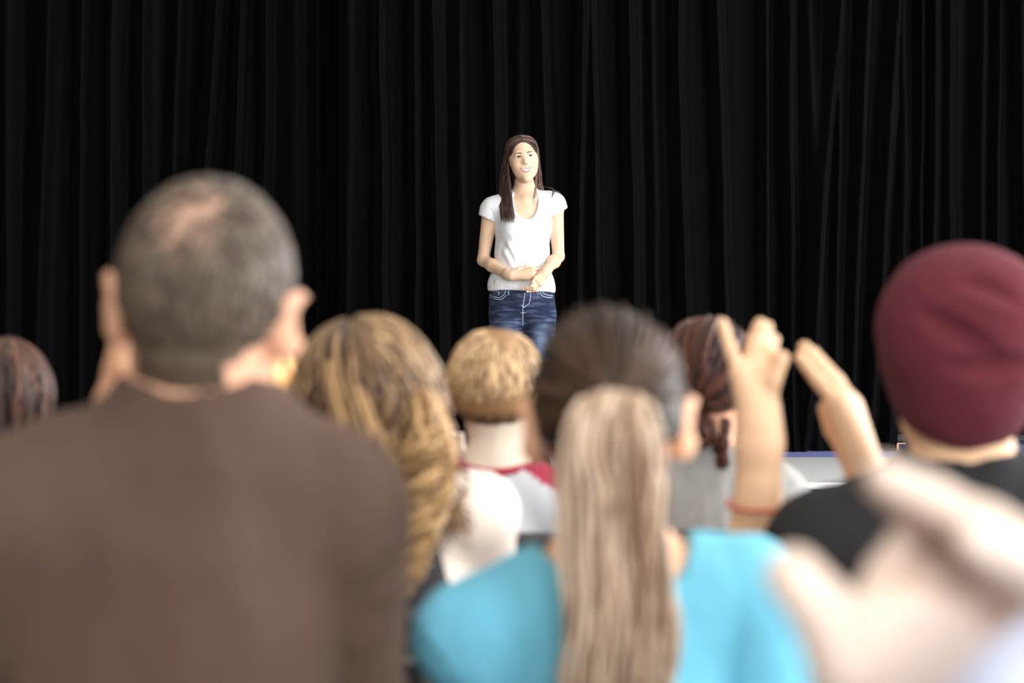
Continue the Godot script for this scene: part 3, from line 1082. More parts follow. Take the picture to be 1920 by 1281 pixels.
	for q: Array in [[996.5, 536, -0.193], [981, 541.5, -0.172], [989, 546.5, -0.168]]:
		var na := Acc.new()
		var f := Fld.new()
		f.ell(j.call(q[0], q[1], q[2]), Vector3(0.0045, 0.0055, 0.002))
		f.net(na, 0.0016, lin(246, 226, 215))
		part("nail", na.mesh(), nail_m, body)
	# face
	var onface := func(x: float, y: float, lift := 0.0) -> Vector3:
		var a: Vector3 = Q.call(x, y, -0.2)
		var dir: Vector3 = H.basis * Vector3(0, 0, 1)
		return fh.march(a, dir, 0.25) - dir * lift
	var eye_m := tinted(0.12, 0.5)
	for e in [-1.0, 1.0]:
		var ea := Acc.new()
		var c: Vector3 = onface.call(0.031 * e, 0.0035)
		var inward: Vector3 = H.basis * Vector3(0, 0, 1)
		var f1 := Fld.new()
		f1.ell(c + inward * 0.0035, Vector3(0.0125, 0.0047, 0.0058), 0.001, 0, H.basis * Basis(Vector3(0, 0, 1), 0.06 * e))
		f1.net(ea, 0.0014, lin(216, 204, 200))
		var f2 := Fld.new()
		f2.ell(c + inward * 0.0008, Vector3(0.0062, 0.005, 0.0044), 0.001, 0, H.basis)
		f2.net(ea, 0.0011, lin(58, 30, 24))
		part("eye", ea.mesh(), eye_m, body)
		var ba := Acc.new()
		var line := PackedVector3Array()
		var lash := PackedVector3Array()
		for k in 9:
			var t := k / 8.0
			line.append(onface.call((0.013 + 0.038 * t) * e, 0.0195 + 0.0065 * sin(t * 2.4) - 0.003 * t, 0.0008))
			lash.append(onface.call((0.0185 + 0.026 * t) * e, 0.0035 + 0.0052 * sin(0.2 + t * 2.75), 0.0022))
		ba.tube(spline(line, 16), PackedFloat32Array([0.0014, 0.0021, 0.0025, 0.0026, 0.0026, 0.0026, 0.0025, 0.0024, 0.0022, 0.0021, 0.0018, 0.0016, 0.0014, 0.0012, 0.001, 0.0008, 0.0006]), 6, lin(76, 50, 37))
		part("eyebrow", ba.mesh(), hair_mat, body)
		var la := Acc.new()
		la.tube(spline(lash, 14), radii(14, 0.0014, 0.0016, 0.6), 5, lin(40, 26, 22))
		part("eyelashes", la.mesh(), hair_mat, body)
	# smiling mouth: lips and a row of teeth
	var lips := Acc.new()
	var up := PackedVector3Array()
	var dn := PackedVector3Array()
	var rows := [PackedVector3Array(), PackedVector3Array(), PackedVector3Array()]
	for k in 15:
		var t := 1.0 - k / 14.0 * 2.0
		var x := 0.030 * t
		var yu := -0.0605 + 0.0085 * t * t + 0.0008 * cos(t * 6.0)
		var yl := -0.0765 + 0.0245 * t * t
		up.append(onface.call(x, yu, 0.0012))
		dn.append(onface.call(x, yl, 0.0012))
		for r in 3:
			rows[r].append(onface.call(x * 0.97, lerpf(yl, yu, r / 2.0), 0.0008 + 0.0012 * (1.0 - t * t)))
	lips.tube(spline(up, 24), lip_radii(24, 0.0021), 7, lipc)
	lips.tube(spline(dn, 24), lip_radii(24, 0.003), 7, lipc)
	part("lips", lips.mesh(), tinted(0.35, 0.5), body)
	var teeth := Acc.new()
	teeth.sheet(rows, lin(250, 246, 238))
	for k in teeth.n.size():
		teeth.n[k] = H.basis * Vector3(0, 0, -1)
	part("teeth", teeth.mesh(), tinted(0.25, 0.5), body)
	for e in [-1.0, 1.0]:
		var nost := Acc.new()
		var f := Fld.new()
		f.ell(onface.call(0.0065 * e, -0.0375, 0.0), Vector3(0.0032, 0.0016, 0.002), 0.001, 0, H.basis)
		f.net(nost, 0.0009, lin(110, 60, 45))
		part("nostril", nost.mesh(), skin_mat, body)
	# T-shirt
	var ta := Acc.new()
	var ft := Fld.new()
	bust(ft, j, 0.006)
	ft.cone(J.shl, J.shr, 0.046, 0.046, 0.04)
	for s: Vector3 in [J.shl, J.shr]:
		ft.cone(J.neck + Vector3(0, 0.0, 0), s.lerp(J.neck, 0.15), 0.042, 0.047, 0.05)
	ft.ell(j.call(978, 552), Vector3(0.163, 0.17, 0.118), 0.04)
	ft.ell(j.call(986, 371, -0.10), Vector3(0.066, 0.103, 0.115), 0.006, 1)
	ft.ell(j.call(984, 352, 0.03), Vector3(0.072, 0.05, 0.08), 0.006, 1)
	var hemn: Vector3 = root.basis.inverse() * Vector3(-0.03, -1, 0.05)
	ft.cut(hemn, j.call(978, 547.5))
	# soft creases that run from the chest to the hip
	for cr: Array in [[[948, 470, -0.1], [962, 500, -0.12], 0.010], [[955, 455, -0.11], [972, 492, -0.12], 0.008], [[1018, 470, -0.1], [1004, 500, -0.12], 0.008], [[930, 528, -0.08], [965, 536, -0.12], 0.009], [[1030, 522, -0.08], [1002, 534, -0.12], 0.008]]:
		var a: Vector3 = ft.march(j.call(cr[0][0], cr[0][1], -0.4), Vector3(0, 0, 1))
		var b: Vector3 = ft.march(j.call(cr[1][0], cr[1][1], -0.4), Vector3(0, 0, 1))
		ft.cone(a + Vector3(0, 0, 0.004), b + Vector3(0, 0, 0.004), cr[2], cr[2] * 0.5, 0.02)
	ft.net(ta, 0.0065, Color.WHITE, 0.005, noise, Vector3(0.8, 0.5, 0.8))
	for s: Array in [["l", 1047.0, 400.0, Vector3(17, 29, 0)], ["r", 914.0, 411.0, Vector3(-16, 33, 0)]]:
		var fs := Fld.new()
		var a: Vector3 = J["sh" + s[0]]
		var b: Vector3 = j.call(s[1], s[2])
		fs.cone(a.lerp(J.neck, 0.3), a, 0.045, 0.046, 0.03)
		fs.cone(a, b + (b - a) * 0.6, 0.046, 0.053, 0.03)
		var dirw: Vector3 = root.basis.inverse() * Vector3(s[3].x, -s[3].y, 0)
		fs.cut(dirw, b)
		fs.net(ta, 0.0065, Color.WHITE, 0.003, noise)
	var white := relief(tinted(0.9, 0.3, 0.1), 0.3, 0.02, Vector3.ONE * 12.0)
	white.albedo_color = Color(0.88, 0.88, 0.89)
	var tee := part("t_shirt", ta.mesh(), white, root)
	var nb := Acc.new()
	var ring := PackedVector3Array()
	for k in 33:
		var an := PI + PI * k / 32.0
		ring.append(ft.march(j.call(986.0 + 26.5 * cos(an), 371.0 - 41.0 * sin(an), -0.5), Vector3(0, 0, 1)) + Vector3(0, 0, 0.002))
	nb.tube(ring, radii(32, 0.0045, 0.0045, 1.0), 6, Color.WHITE)
	part("neckband", nb.mesh(), white, tee)
	# jeans
	var ja := Acc.new()
	var fj := Fld.new()
	jeans_field(fj, j, J, 0.004)
	fj.cut(Vector3.UP, j.call(978, 532))
	var dark := lin(31, 39, 62)
	var worn := lin(114, 127, 156)
	fj.net(ja, 0.0055, func(p: Vector3) -> Color:
		# worn denim: pale whiskers across the hips, scuffed thighs
		var w := noise.get_noise_3dv(p * Vector3(0.9, 7.0, 0.9) + Vector3(3, 1, 0)) * 0.5 + 0.5
		var f := noise.get_noise_3dv(p * Vector3(2.4, 1.2, 2.0)) * 0.5 + 0.5
		var g := smoothstep(0.4, 0.9, w) * 0.45
		var th := exp(-pow((absf(p.x + 0.0) - 0.09) / 0.035, 2.0)) * (1.0 - smoothstep(0.6, 0.78, p.y)) * (0.5 + 0.6 * f)
		return dark.lerp(worn, clampf(g * (0.5 + f) + th, 0.0, 1.0)))
	var denim := relief(tinted(0.85, 0.3, 0.1), 0.4, 0.03, Vector3.ONE * 14.0)
	var jeans := part("jeans", ja.mesh(), denim, root)
	var sa := Acc.new()
	for line: Array in [
		[[918, 553], [928, 557], [937, 558], [945, 552], [948, 544]], [[918, 557], [929, 561], [940, 561], [949, 554]], [[922, 546], [934, 547], [934, 553]],
		[[1013, 546], [1016, 552], [1021, 556], [1030, 558], [1038, 558]], [[1017, 545], [1021, 550], [1028, 553], [1038, 554]],
		[[995.5, 548], [995, 560], [992, 570], [982, 577]], [[985, 548], [983, 562], [981, 577], [981, 592], [981, 612]], [[977, 588], [985, 587]], [[978, 573], [984, 577]]]:
		var q := PackedVector3Array()
		for a: Array in line:
			q.append(fj.march(j.call(a[0], a[1], -0.4), Vector3(0, 0, 1)))
		var sp := spline(q, 14)
		sa.tube(sp, radii(14, 0.0019, 0.0019, 1.0), 5, lin(178, 186, 208))
	part("stitching", sa.mesh(), cloth_mat, jeans, "pale stitching of the jeans pockets and fly")
	for b: Array in [[953, 548], [1009, 547]]:
		var la := Acc.new()
		var q := PackedVector3Array()
		for k in 3:
			q.append(fj.march(j.call(b[0], b[1] - 5.0 + 5.0 * k, -0.4), Vector3(0, 0, 1)) + Vector3(0, 0, -0.002))
		la.tube(q, PackedFloat32Array([0.006, 0.006, 0.006]), 6, lin(98, 108, 142), 0.4)
		part("belt_loop", la.mesh(), cloth_mat, jeans)
	for s in ["l", "r"]:
		var sh := Acc.new()
		shoe(sh, J["an" + s], Vector3(0, 0, -1), 0.0, lin(60, 48, 42))
		part("shoe", sh.mesh(), shoe_mat, root)
	# long straight hair, parted near the middle
	var ha := Acc.new()
	var ca := lin(38, 27, 23)
	var cb := lin(84, 62, 54)
	var cc := lin(150, 120, 110)
	var fcap := Fld.new()
	fcap.ell(H * (SKC * hs), (SKR + Vector3.ONE * 0.006) * hs, 0.02, 0, H.basis)
	fcap.ell(H * (Vector3(0, -0.05, 0.045) * hs), Vector3(0.066, 0.09, 0.055), 0.04, 0, H.basis)
	fcap.ell(H * (Vector3(0, -0.015, -0.115) * hs), Vector3(0.075, 0.103, 0.09), 0.006, 1, H.basis)
	fcap.cut(H.basis * Vector3(0, -0.25, -1.0), H * (Vector3(0, 0.05, -0.092) * hs), 0.01)
	fcap.net(ha, 0.005, ca.lerp(cb, 0.4))
	var pp := func(u: Vector3, g: float) -> Vector3: return on_skull(H, hs, u, g)
	# her right side (left in the picture): falls in front of the shoulder
	for q in 260:
		var t := pow(rng.randf(), 1.5)
		var g := rng.randf_range(0.006, 0.013)
		var u0 := Vector3(0.05, 1, lerpf(-1.45, 0.4, t)).normalized()
		var u1 := Vector3(1, 0.25, lerpf(-0.55, 0.55, t)).normalized()
		var mid := u0.slerp(u1, 0.5)
		var x := rng.randf()
		var w := rng.randf_range(-1.0, 1.0)
		var ctrl := PackedVector3Array([pp.call(u0, g * 0.6), pp.call(mid, g), pp.call(u1, g), j.call(lerpf(940, 954, x) + w, 322, lerpf(0.02, -0.05, x)), j.call(lerpf(937, 957, x) + w, 352, lerpf(0.0, -0.08, x)),
			j.call(lerpf(937, 961, x) + w, 385, lerpf(-0.06, -0.115, x)), j.call(lerpf(940, 964, x) + w * 2.0, rng.randf_range(398, 418), -0.125)])
		ha.tube(spline(ctrl, 20), radii(20, 0.0021, 0.0023, 0.2), 4, ca.lerp(cb if rng.randf() < 0.6 else cc, rng.randf()), 0.6)
	# her left side: down to the shoulder and away behind it
	for q in 240:
		var t := pow(rng.randf(), 1.5)
		var g := rng.randf_range(0.006, 0.013)
		var u0 := Vector3(-0.02, 1, lerpf(-1.45, 0.4, t)).normalized()
		var u1 := Vector3(-1, 0.25, lerpf(-0.55, 0.55, t)).normalized()
		var mid := u0.slerp(u1, 0.5)
		var x := rng.randf()
		var ctrl := PackedVector3Array([pp.call(u0, g * 0.6), pp.call(mid, g), pp.call(u1, g), j.call(lerpf(1005, 1014, x), 318, lerpf(-0.03, 0.03, x)), j.call(lerpf(1004, 1016, x), 342, lerpf(0.0, 0.06, x)),
			j.call(lerpf(1006, 1022, x), 366, 0.09), j.call(lerpf(1000, 1030, x), rng.randf_range(385, 430), 0.12)])
		ha.tube(spline(ctrl, 20), radii(20, 0.0021, 0.0023, 0.2), 4, ca.lerp(cb if rng.randf() < 0.6 else cc, rng.randf()), 0.6)
	# loose wisps over her left shoulder and chest
	for q in 16:
		var e := rng.randf()
		ha.tube(spline(PackedVector3Array([j.call(1012, 330, 0.02), j.call(1015, 346, 0.0), j.call(1024 + 4 * e, 351 + e, -0.04), j.call(1036 + 6 * e, 354 + 4 * e, -0.055), j.call(lerpf(1032, 1052, rng.randf()), lerpf(376, 358, e), -0.06)]), 14), radii(14, 0.0018, 0.0016, 0.2), 4, ca.lerp(cb, rng.randf()))
	for q in 7:
		var e := rng.randf_range(-2, 2)
		ha.tube(spline(PackedVector3Array([j.call(1005, 322, -0.04), j.call(1005 + e * 0.4, 345, -0.05), j.call(1003 + e, 362, -0.085), j.call(1001 + e, rng.randf_range(368, 386), -0.11)]), 12), radii(12, 0.0015, 0.0015, 0.2), 4, ca.lerp(cc, rng.randf()))
	for q in 60:
		var e := rng.randf()
		var u0 := Vector3(0.0, 0.8, 0.7).normalized()
		var u1 := Vector3(rng.randf_range(-0.8, 0.8), -0.2, 0.9).normalized()
		ha.tube(spline(PackedVector3Array([pp.call(u0, 0.008), pp.call(u0.slerp(u1, 0.5), 0.01), pp.call(u1, 0.012), j.call(lerpf(955, 1008, e), 350, 0.11), j.call(lerpf(945, 1015, e), 425, 0.15)]), 14), radii(14, 0.004, 0.004, 0.3), 4, ca.lerp(cb, rng.randf()), 0.6)
	part("hair", ha.mesh(), hair_mat, root)

func lip_radii(n: int, r: float) -> PackedFloat32Array:
	var o := PackedFloat32Array()
	for k in n + 1:
		o.append(r * (0.35 + 0.65 * sin(PI * k / n)))
	return o

func bust(f: Fld, j: Callable, o: float) -> void:
	f.ell(j.call(981, 418, 0.0), Vector3(0.142 + o, 0.135 + o, 0.09 + o), 0.05)
	for x in [963.0, 1000.0]:
		f.ell(j.call(x, 434, -0.068), Vector3(0.052 + o, 0.055 + o, 0.05 + o), 0.045)
	f.ell(j.call(979, 478, -0.005), Vector3(0.131 + o, 0.13 + o, 0.086 + o), 0.06)
	f.ell(j.call(978, 535, 0.0), Vector3(0.152 + o, 0.11 + o, 0.1 + o), 0.06)

func jeans_field(f: Fld, j: Callable, J: Dictionary, o: float) -> void:
	f.ell(j.call(978, 556, 0.0), Vector3(0.158 + o, 0.11 + o, 0.108 + o), 0.05)
	f.ell(j.call(978, 575, 0.05), Vector3(0.145 + o, 0.1 + o, 0.1 + o), 0.05)
	for s in ["l", "r"]:
		f.cone(J["hip" + s], J["kn" + s], 0.083 + o, 0.06 + o, 0.03)
		f.cone(J["kn" + s], J["an" + s], 0.058 + o, 0.05 + o, 0.03)

# ---------------------------------------------------------------- the audience
func people() -> void:
	presenter()
	man()
	ponytail()
	curly()
	boy()
	grey_top()
	hat()
	clapper()
	brown_hair()
	golden()

func seat_for(S: Dictionary, label: String) -> void:
	chair(S.base + Vector3(S.J.pel.x, 0, S.J.pel.z + 0.135), label)

func man() -> void:
	var hairc := lin(74, 60, 48)
	var grey := lin(116, 102, 88)
	var skin := lin(226, 172, 142)
	var scalp := lin(162, 128, 110)
	var hs := Vector3(0.97, 1.02, 0.99)
	var he := Vector3(4, -7, -6)
	var H := Transform3D(Basis.from_euler(he * PI / 180.0), Vector3.ZERO)
	var d := 2.25
	var cx := 330.0
	var base := Vector3((cx - 960.0) / FPX * d, 0.0, -d)
	H.origin = P(386, 588, d) - base
	var inv := H.affine_inverse()
	var S := seated({"d": d, "cx": cx, "label": "man with cropped greying hair and brown sweater, large in the left foreground", "head": [386, 588], "hs": hs, "he": he, "neck": [372, 800, 0.0], "neckr": 0.06, "pelx": -0.03,
		"shl": [-5, 990, -0.03], "shr": [618, 962, 0.05], "ell": [-60, 1480, 0.02], "elr": [650, 1470, 0.12], "wrl": [178, 880, 0.3], "wrr": [330, 1000, 0.33], "girth": 1.14, "skin": skin, "waist": 0.95,
		"handl": {"r": 1.05, "fingers": [[[215, 745, 0.28], [228, 690, 0.28], [234, 640, 0.29]], [[206, 740, 0.30], [218, 680, 0.30], [226, 628, 0.31]], [[200, 745, 0.32], [210, 690, 0.32], [220, 640, 0.33]], [[196, 760, 0.34], [206, 710, 0.34], [214, 668, 0.35]]],
			"thumb": [[215, 810, 0.25], [232, 760, 0.24], [240, 715, 0.24]]},
		"headcol": func(p: Vector3) -> Color:
			var q: Vector3 = (inv * p) / hs - SKC
			var u: Vector3 = (q / SKR)
			if u.length() < 1.12 and hairy(u.normalized()) and absf(q.x) < 0.081:
				var n := noise.get_noise_3dv(p * 5.0) * 0.5
				var bald := Vector2(u.x + 0.05, u.y - 0.62).length() + n * 0.3
				if u.z > 0.2 and bald < 0.42:
					return scalp
				return hairc.lerp(grey, clampf(0.4 + n, 0.0, 1.0))
			var n2 := noise.get_noise_3dv(p * 7.0)
			if q.z > 0.0 and absf(q.x + 0.004) < lerpf(0.024, 0.05, clampf((q.y + 0.16) / 0.1, 0.0, 1.0)) + 0.1 * n2 * 0.06 and q.y > -0.17 and q.y < -0.05:
				return hairc
			return skin})
	var acc := Acc.new()
	short_hair(acc, S.H, hs, 2600, 0.016, 0.0022, 0.004, func(u: Vector3) -> Color:
		var bald := Vector2(u.x + 0.05, u.y - 0.62).length()
		if u.z > 0.2 and bald < 0.42 and rng.randf() < 0.8:
			return Color(0, 0, 0, 0)
		return hairc.lerp(grey, rng.randf()) if rng.randf() < 0.75 else lin(70, 58, 50))
	hair_part(S, acc)
	var knit := relief(mat(Color(0.328, 0.256, 0.222), 0.95, 0.25, 0.25), 0.35, 0.05, Vector3.ONE * 16.0)
	shirt(S, "sweater", knit, 1.85, 0.012, null, 0.036, Vector3.ZERO, 0.007)
	seat_for(S, "stacking chair under the man in the brown sweater")

func ponytail() -> void:
	var skin := lin(236, 184, 150)
	var S := seated({"d": 2.45, "cx": 1140, "label": "girl with a long light-brown ponytail and bright blue top, seen from behind", "head": [1140, 800], "hs": Vector3(0.92, 0.97, 0.97), "he": Vector3(4, 0, 2), "neck": [1146, 1088, 0.01], "neckr": 0.048,
		"pelx": 0.02, "shl": [885, 1205, 0.0], "shr": [1398, 1118, 0.0], "ell": [830, 1580, 0.05], "elr": [1470, 1550, 0.06], "girth": 0.9, "skin": skin})
	var acc := Acc.new()
	var ca := lin(36, 24, 17)
	var cb := lin(80, 57, 40)
	var lt := lin(220, 196, 172)
	var md := lin(146, 116, 92)
	cap(acc, S.H, S.hs, 0.006, ca, -0.5)
	var H: Transform3D = S.H
	var hs: Vector3 = S.hs
	var gather := H * Vector3(0.004, 0.026, 0.112)
	for q in 420:
		var u := rv()
		if u.length() > 1.0 or u.length() < 0.1 or not hairy(u.normalized()):
			continue
		u = u.normalized()
		var g := Vector3(0.05, 0.02, 1).normalized()
		var pts := PackedVector3Array()
		for k in 7:
			pts.append(on_skull(H, hs, u.slerp(g, k / 7.0), 0.006 + 0.005 * sin(k / 6.0 * PI)))
		pts.append(gather + rv() * 0.01)
		acc.tube(pts, radii(7, 0.0035, 0.0035, 1.0), 4, ca.lerp(cb, rng.randf()), 0.6)
	var band := Acc.new()
	var rp := PackedVector3Array()
	for k in 17:
		rp.append(gather + H.basis * Vector3(cos(TAU * k / 16.0) * 0.02, sin(TAU * k / 16.0) * 0.02, 0.006))
	band.tube(rp, radii(16, 0.005, 0.005, 1.0), 6, lin(60, 40, 30))
	var G := gather
	var at := func(px: float, py: float, z: float) -> Vector3:
		var w: Vector3 = P(px, py, 2.45) - S.base
		return Vector3(w.x, w.y, G.z + z)
	var guide := [G, at.call(1145, 752, 0.03), at.call(1136, 810, 0.045), at.call(1140, 890, 0.04), at.call(1145, 1000, 0.035), at.call(1150, 1120, 0.04), at.call(1142, 1240, 0.045), at.call(1136, 1360, 0.045)]
	var sp := [Vector3(0.016, 0.012, 0.006), Vector3(0.036, 0.016, 0.012), Vector3(0.05, 0.02, 0.018), Vector3(0.053, 0.02, 0.022), Vector3(0.054, 0.02, 0.022), Vector3(0.057, 0.02, 0.022), Vector3(0.058, 0.02, 0.02), Vector3(0.045, 0.03, 0.016)]
	locks(acc, guide, sp, 190, 0.005, md, lt, 20, 0.004, 1.6)
	locks(acc, guide, sp, 60, 0.004, lin(98, 70, 50), md, 20, 0.004, 1.6)
	hair_part(S, acc)
	part("hair_tie", band.mesh(), shoe_mat, S.root)
	var blue := relief(mat(Color(0.43, 0.72, 0.815), 0.9, 0.3, 0.1), 0.3, 0.03, Vector3.ONE * 14.0)
	# top with a wide neck and cap sleeves
	var J: Dictionary = S.J
	var ta := Acc.new()
	var f := Fld.new()
	torso_field(f, J, 0.008)
	f.ell(J.neck + Vector3(0.004, 0.03, 0), Vector3(0.074, 0.062, 0.1), 0.01, 1)
	f.cut(Vector3.DOWN, Vector3(0, 0.6, 0))
	f.net(ta, 0.009, Color.WHITE, 0.007, noise, Vector3(0.8, 0.6, 0.8))
	for s: Array in [["l", -1.0], ["r", 1.0]]:
		var fs := Fld.new()
		var a: Vector3 = J["sh" + s[0]]
		var b: Vector3 = a + (Vector3(-0.03, -0.085, 0.01) if s[1] < 0.0 else Vector3(0.03, -0.16, 0.01))
		fs.cone(a + Vector3(-0.04 * s[1], 0.004, 0), a, 0.05, 0.056, 0.03)
		fs.cone(a, b, 0.056, 0.063, 0.03)
		fs.cut(Vector3(-0.74, -0.67, 0.0) if s[1] < 0.0 else Vector3(0.2, -1.0, 0.0), at.call(828, 1228, 0.0) if s[1] < 0.0 else b)
		fs.net(ta, 0.008, Color.WHITE, 0.004, noise)
	part("top", ta.mesh(), blue, S.root)
	seat_for(S, "stacking chair under the girl in the bright blue top")

func curly() -> void:
	var skin := lin(254, 236, 222)
	var S := seated({"d": 3.3, "cx": 705, "label": "woman with long wavy golden-brown hair, bare shoulder and dark sleeveless top", "head": [692, 772], "hs": Vector3(0.96, 0.98, 0.97), "he": Vector3(2, -8, 2), "neck": [702, 945, 0.0], "neckr": 0.047,
		"shl": [515, 985, 0.0], "shr": [898, 962, 0.0], "girth": 0.95, "armr": 1.08, "ell": [490, 1300, 0.12], "elr": [915, 1200, 0.22], "wrr": [850, 950, 0.42], "skin": skin})
	var acc := Acc.new()
	var ca := lin(48, 33, 22)
	var cb := lin(86, 62, 43)
	var gold := lin(168, 134, 98)
	cap(acc, S.H, S.hs, 0.012, ca, -0.75, 0.01)
	draped(acc, S, 340, 2.1, 0.022, Vector2(0.10, 0.2), 0.0045, ca, cb, 0.012, 4.0, 0.0, -0.2, Vector3(0.03, 0, 0.0))
	draped(acc, S, 190, 1.9, 0.027, Vector2(0.14, 0.2), 0.0042, cb, gold, 0.016, 5.0, 0.005, -0.2, Vector3(0.05, 0, 0.02))
	# curls gathered over her right shoulder blade
	var at := func(px: float, py: float, z: float) -> Vector3: return P(px, py, 3.3) - S.base + Vector3(0, 0, z)
	locks(acc, [at.call(790, 750, 0.08), at.call(802, 795, 0.11), at.call(800, 850, 0.13), at.call(790, 910, 0.14), at.call(775, 980, 0.15), at.call(765, 1060, 0.15)], [0.02, 0.03, 0.036, 0.034, 0.026, 0.016], 110, 0.0048, lin(104, 74, 46), lin(204, 164, 114), 24, 0.016, 5.0)
	locks(acc, [at.call(650, 700, 0.1), at.call(680, 800, 0.125), at.call(720, 880, 0.14), at.call(745, 940, 0.145), at.call(760, 1000, 0.15), at.call(755, 1085, 0.15)], [0.03, 0.04, 0.04, 0.03, 0.022, 0.012], 100, 0.0048, cb, lin(196, 156, 108), 24, 0.016, 5.0)
	hair_part(S, acc)
	var J: Dictionary = S.J
	var ta := Acc.new()
	var f := Fld.new()
	torso_field(f, J, 0.007)
	f.ell(J.neck + Vector3(0, 0.03, 0), Vector3(0.085, 0.12, 0.2), 0.01, 1)
	for s: Array in [["l", -1.0], ["r", 1.0]]:
		f.ell(J["sh" + s[0]] + Vector3(0.02 * s[1], -0.005, 0), Vector3(0.075, 0.15, 0.25), 0.01, 1)
	f.cut(Vector3.DOWN, Vector3(0, 0.6, 0))
	f.net(ta, 0.009, Color.WHITE, 0.004, noise)
	part("tank_top", ta.mesh(), relief(mat(Color(0.25, 0.24, 0.25), 0.9, 0.3, 0.1), 0.3, 0.03, Vector3.ONE * 14.0), S.root)
	seat_for(S, "stacking chair under the woman with wavy golden-brown hair")

func boy() -> void:
	var skin := lin(232, 212, 192)
	var S := seated({"d": 4.3, "cx": 930, "label": "boy with short sandy-blond hair and grey shirt with maroon collar", "head": [931, 738], "hs": Vector3(0.95, 0.91, 0.93), "he": Vector3(6, -4, 1), "neck": [930, 878, 0.0], "neckr": 0.044,
		"shl": [845, 938, 0.0], "shr": [998, 930, 0.0], "girth": 0.82, "pelx": -0.02, "skin": skin, "armr": 0.85, "handsize": 0.8, "ell": [815, 1120, 0.06], "wrl": [858, 925, 0.22],
		"handl": {"r": 0.8, "fingers": [[[866, 868, 0.22], [865, 842, 0.22], [864, 816, 0.22]], [[858, 866, 0.23], [855, 842, 0.23], [852, 815, 0.23]], [[850, 870, 0.24], [847, 846, 0.24], [843, 822, 0.24]], [[844, 876, 0.25], [840, 856, 0.25], [837, 838, 0.25]]],
			"thumb": [[872, 895, 0.2], [876, 875, 0.2], [877, 858, 0.2]]}})
	var acc := Acc.new()
	var ca := lin(120, 88, 58)
	var cb := lin(226, 190, 146)
	cap(acc, S.H, S.hs, 0.008, lin(140, 104, 70), -0.72)
	short_hair(acc, S.H, S.hs, 1400, 0.075, 0.0038, 0.01, func(u: Vector3) -> Color:
		var t := rng.randf()
		return ca.lerp(cb, t) if u.y > -0.25 else lin(84, 60, 40).lerp(ca, t), Vector3(0.15, 0.95, 0.25))
	hair_part(S, acc)
	var J: Dictionary = S.J
	var grey := lin(188, 188, 192)
	var red := lin(158, 52, 72)
	var nx: float = J.neck.x
	var ny: float = J.neck.y
	shirt(S, "raglan_shirt", relief(tinted(0.92, 0.3, 0.1), 0.3, 0.03, Vector3.ONE * 14.0), 0.75, 0.006, func(p: Vector3) -> Color:
		var ax := absf(p.x - nx)
		return red if p.y > ny + 0.022 - (ax - 0.02) * 0.72 and ax > 0.03 else grey, 0.0, Vector3(0.062, 0.05, 0.075), 0.004)
	var nb := Acc.new()
	var ring := PackedVector3Array()
	for k in 25:
		var an := TAU * k / 24.0
		ring.append(J.neck + Vector3(cos(an) * 0.057, 0.012 - 0.016 * sin(an) , sin(an) * 0.062))
	nb.tube(ring, radii(24, 0.0085, 0.0085, 1.0), 7, red)
	part("collar", nb.mesh(), cloth_mat, S.root, "maroon ribbed collar")
	seat_for(S, "stacking chair under the boy with the maroon collar")

func grey_top() -> void:
	var skin := lin(226, 170, 138)
	var S := seated({"d": 4.35, "pelx": 0.03, "cx": 1330, "label": "woman with dark reddish-brown pinned hair and light grey top", "head": [1330, 728], "hs": Vector3(0.97, 0.97, 0.97), "he": Vector3(4, -18, -3), "neck": [1334, 878, 0.0], "neckr": 0.047,
		"shl": [1210, 958, 0.0], "shr": [1446, 950, 0.0], "girth": 1.05, "skin": skin})
	var acc := Acc.new()
	var ca := lin(34, 18, 14)
	var cb := lin(92, 52, 38)
	cap(acc, S.H, S.hs, 0.012, ca, -0.7)
	var H: Transform3D = S.H
	for q in 360:
		var u := rv()
		if u.length() > 1.0 or u.length() < 0.1 or not hairy(u.normalized()):
			continue
		u = u.normalized()
		var g := Vector3(0.05, -0.62, 1).normalized()
		var pts := PackedVector3Array()
		for k in 7:
			pts.append(on_skull(H, S.hs, u.slerp(g, k / 6.0), 0.011 + 0.008 * sin(k / 6.0 * PI)))
		acc.tube(pts, radii(6, 0.0045, 0.0045, 0.8), 4, ca.lerp(cb, rng.randf()), 0.6)
	# a loose twisted bun at the nape
	var bun := H * Vector3(0.008, -0.062, 0.1)
	for q in 46:
		var axis := rv().normalized()
		var x := axis.cross(Vector3(0.3, 0.8, 0.5)).normalized()
		var y := axis.cross(x)
		var pts := PackedVector3Array()
		var rr := rng.randf_range(0.018, 0.03)
		for k in 9:
			var an := k / 8.0 * 5.0
			pts.append(bun + (x * cos(an) * 1.2 + y * sin(an)) * rr)
		acc.tube(pts, radii(8, 0.005, 0.005, 0.3), 4, ca.lerp(cb, rng.randf()), 0.6)
	locks(acc, [H * Vector3(0.05, -0.05, 0.07), H * Vector3(0.045, -0.1, 0.08), H * Vector3(0.05, -0.14, 0.075)], [0.012, 0.014, 0.012], 12, 0.004, ca, cb, 14, 0.008, 2.5)
	hair_part(S, acc)
	shirt(S, "grey_top", relief(mat(Color(0.6, 0.59, 0.58), 0.95, 0.3, 0.2), 0.2, 0.08, Vector3.ONE * 14.0), 1.8, 0.016, null, 0.03, Vector3.ZERO, 0.012)
	seat_for(S, "stacking chair under the woman in the light grey top")

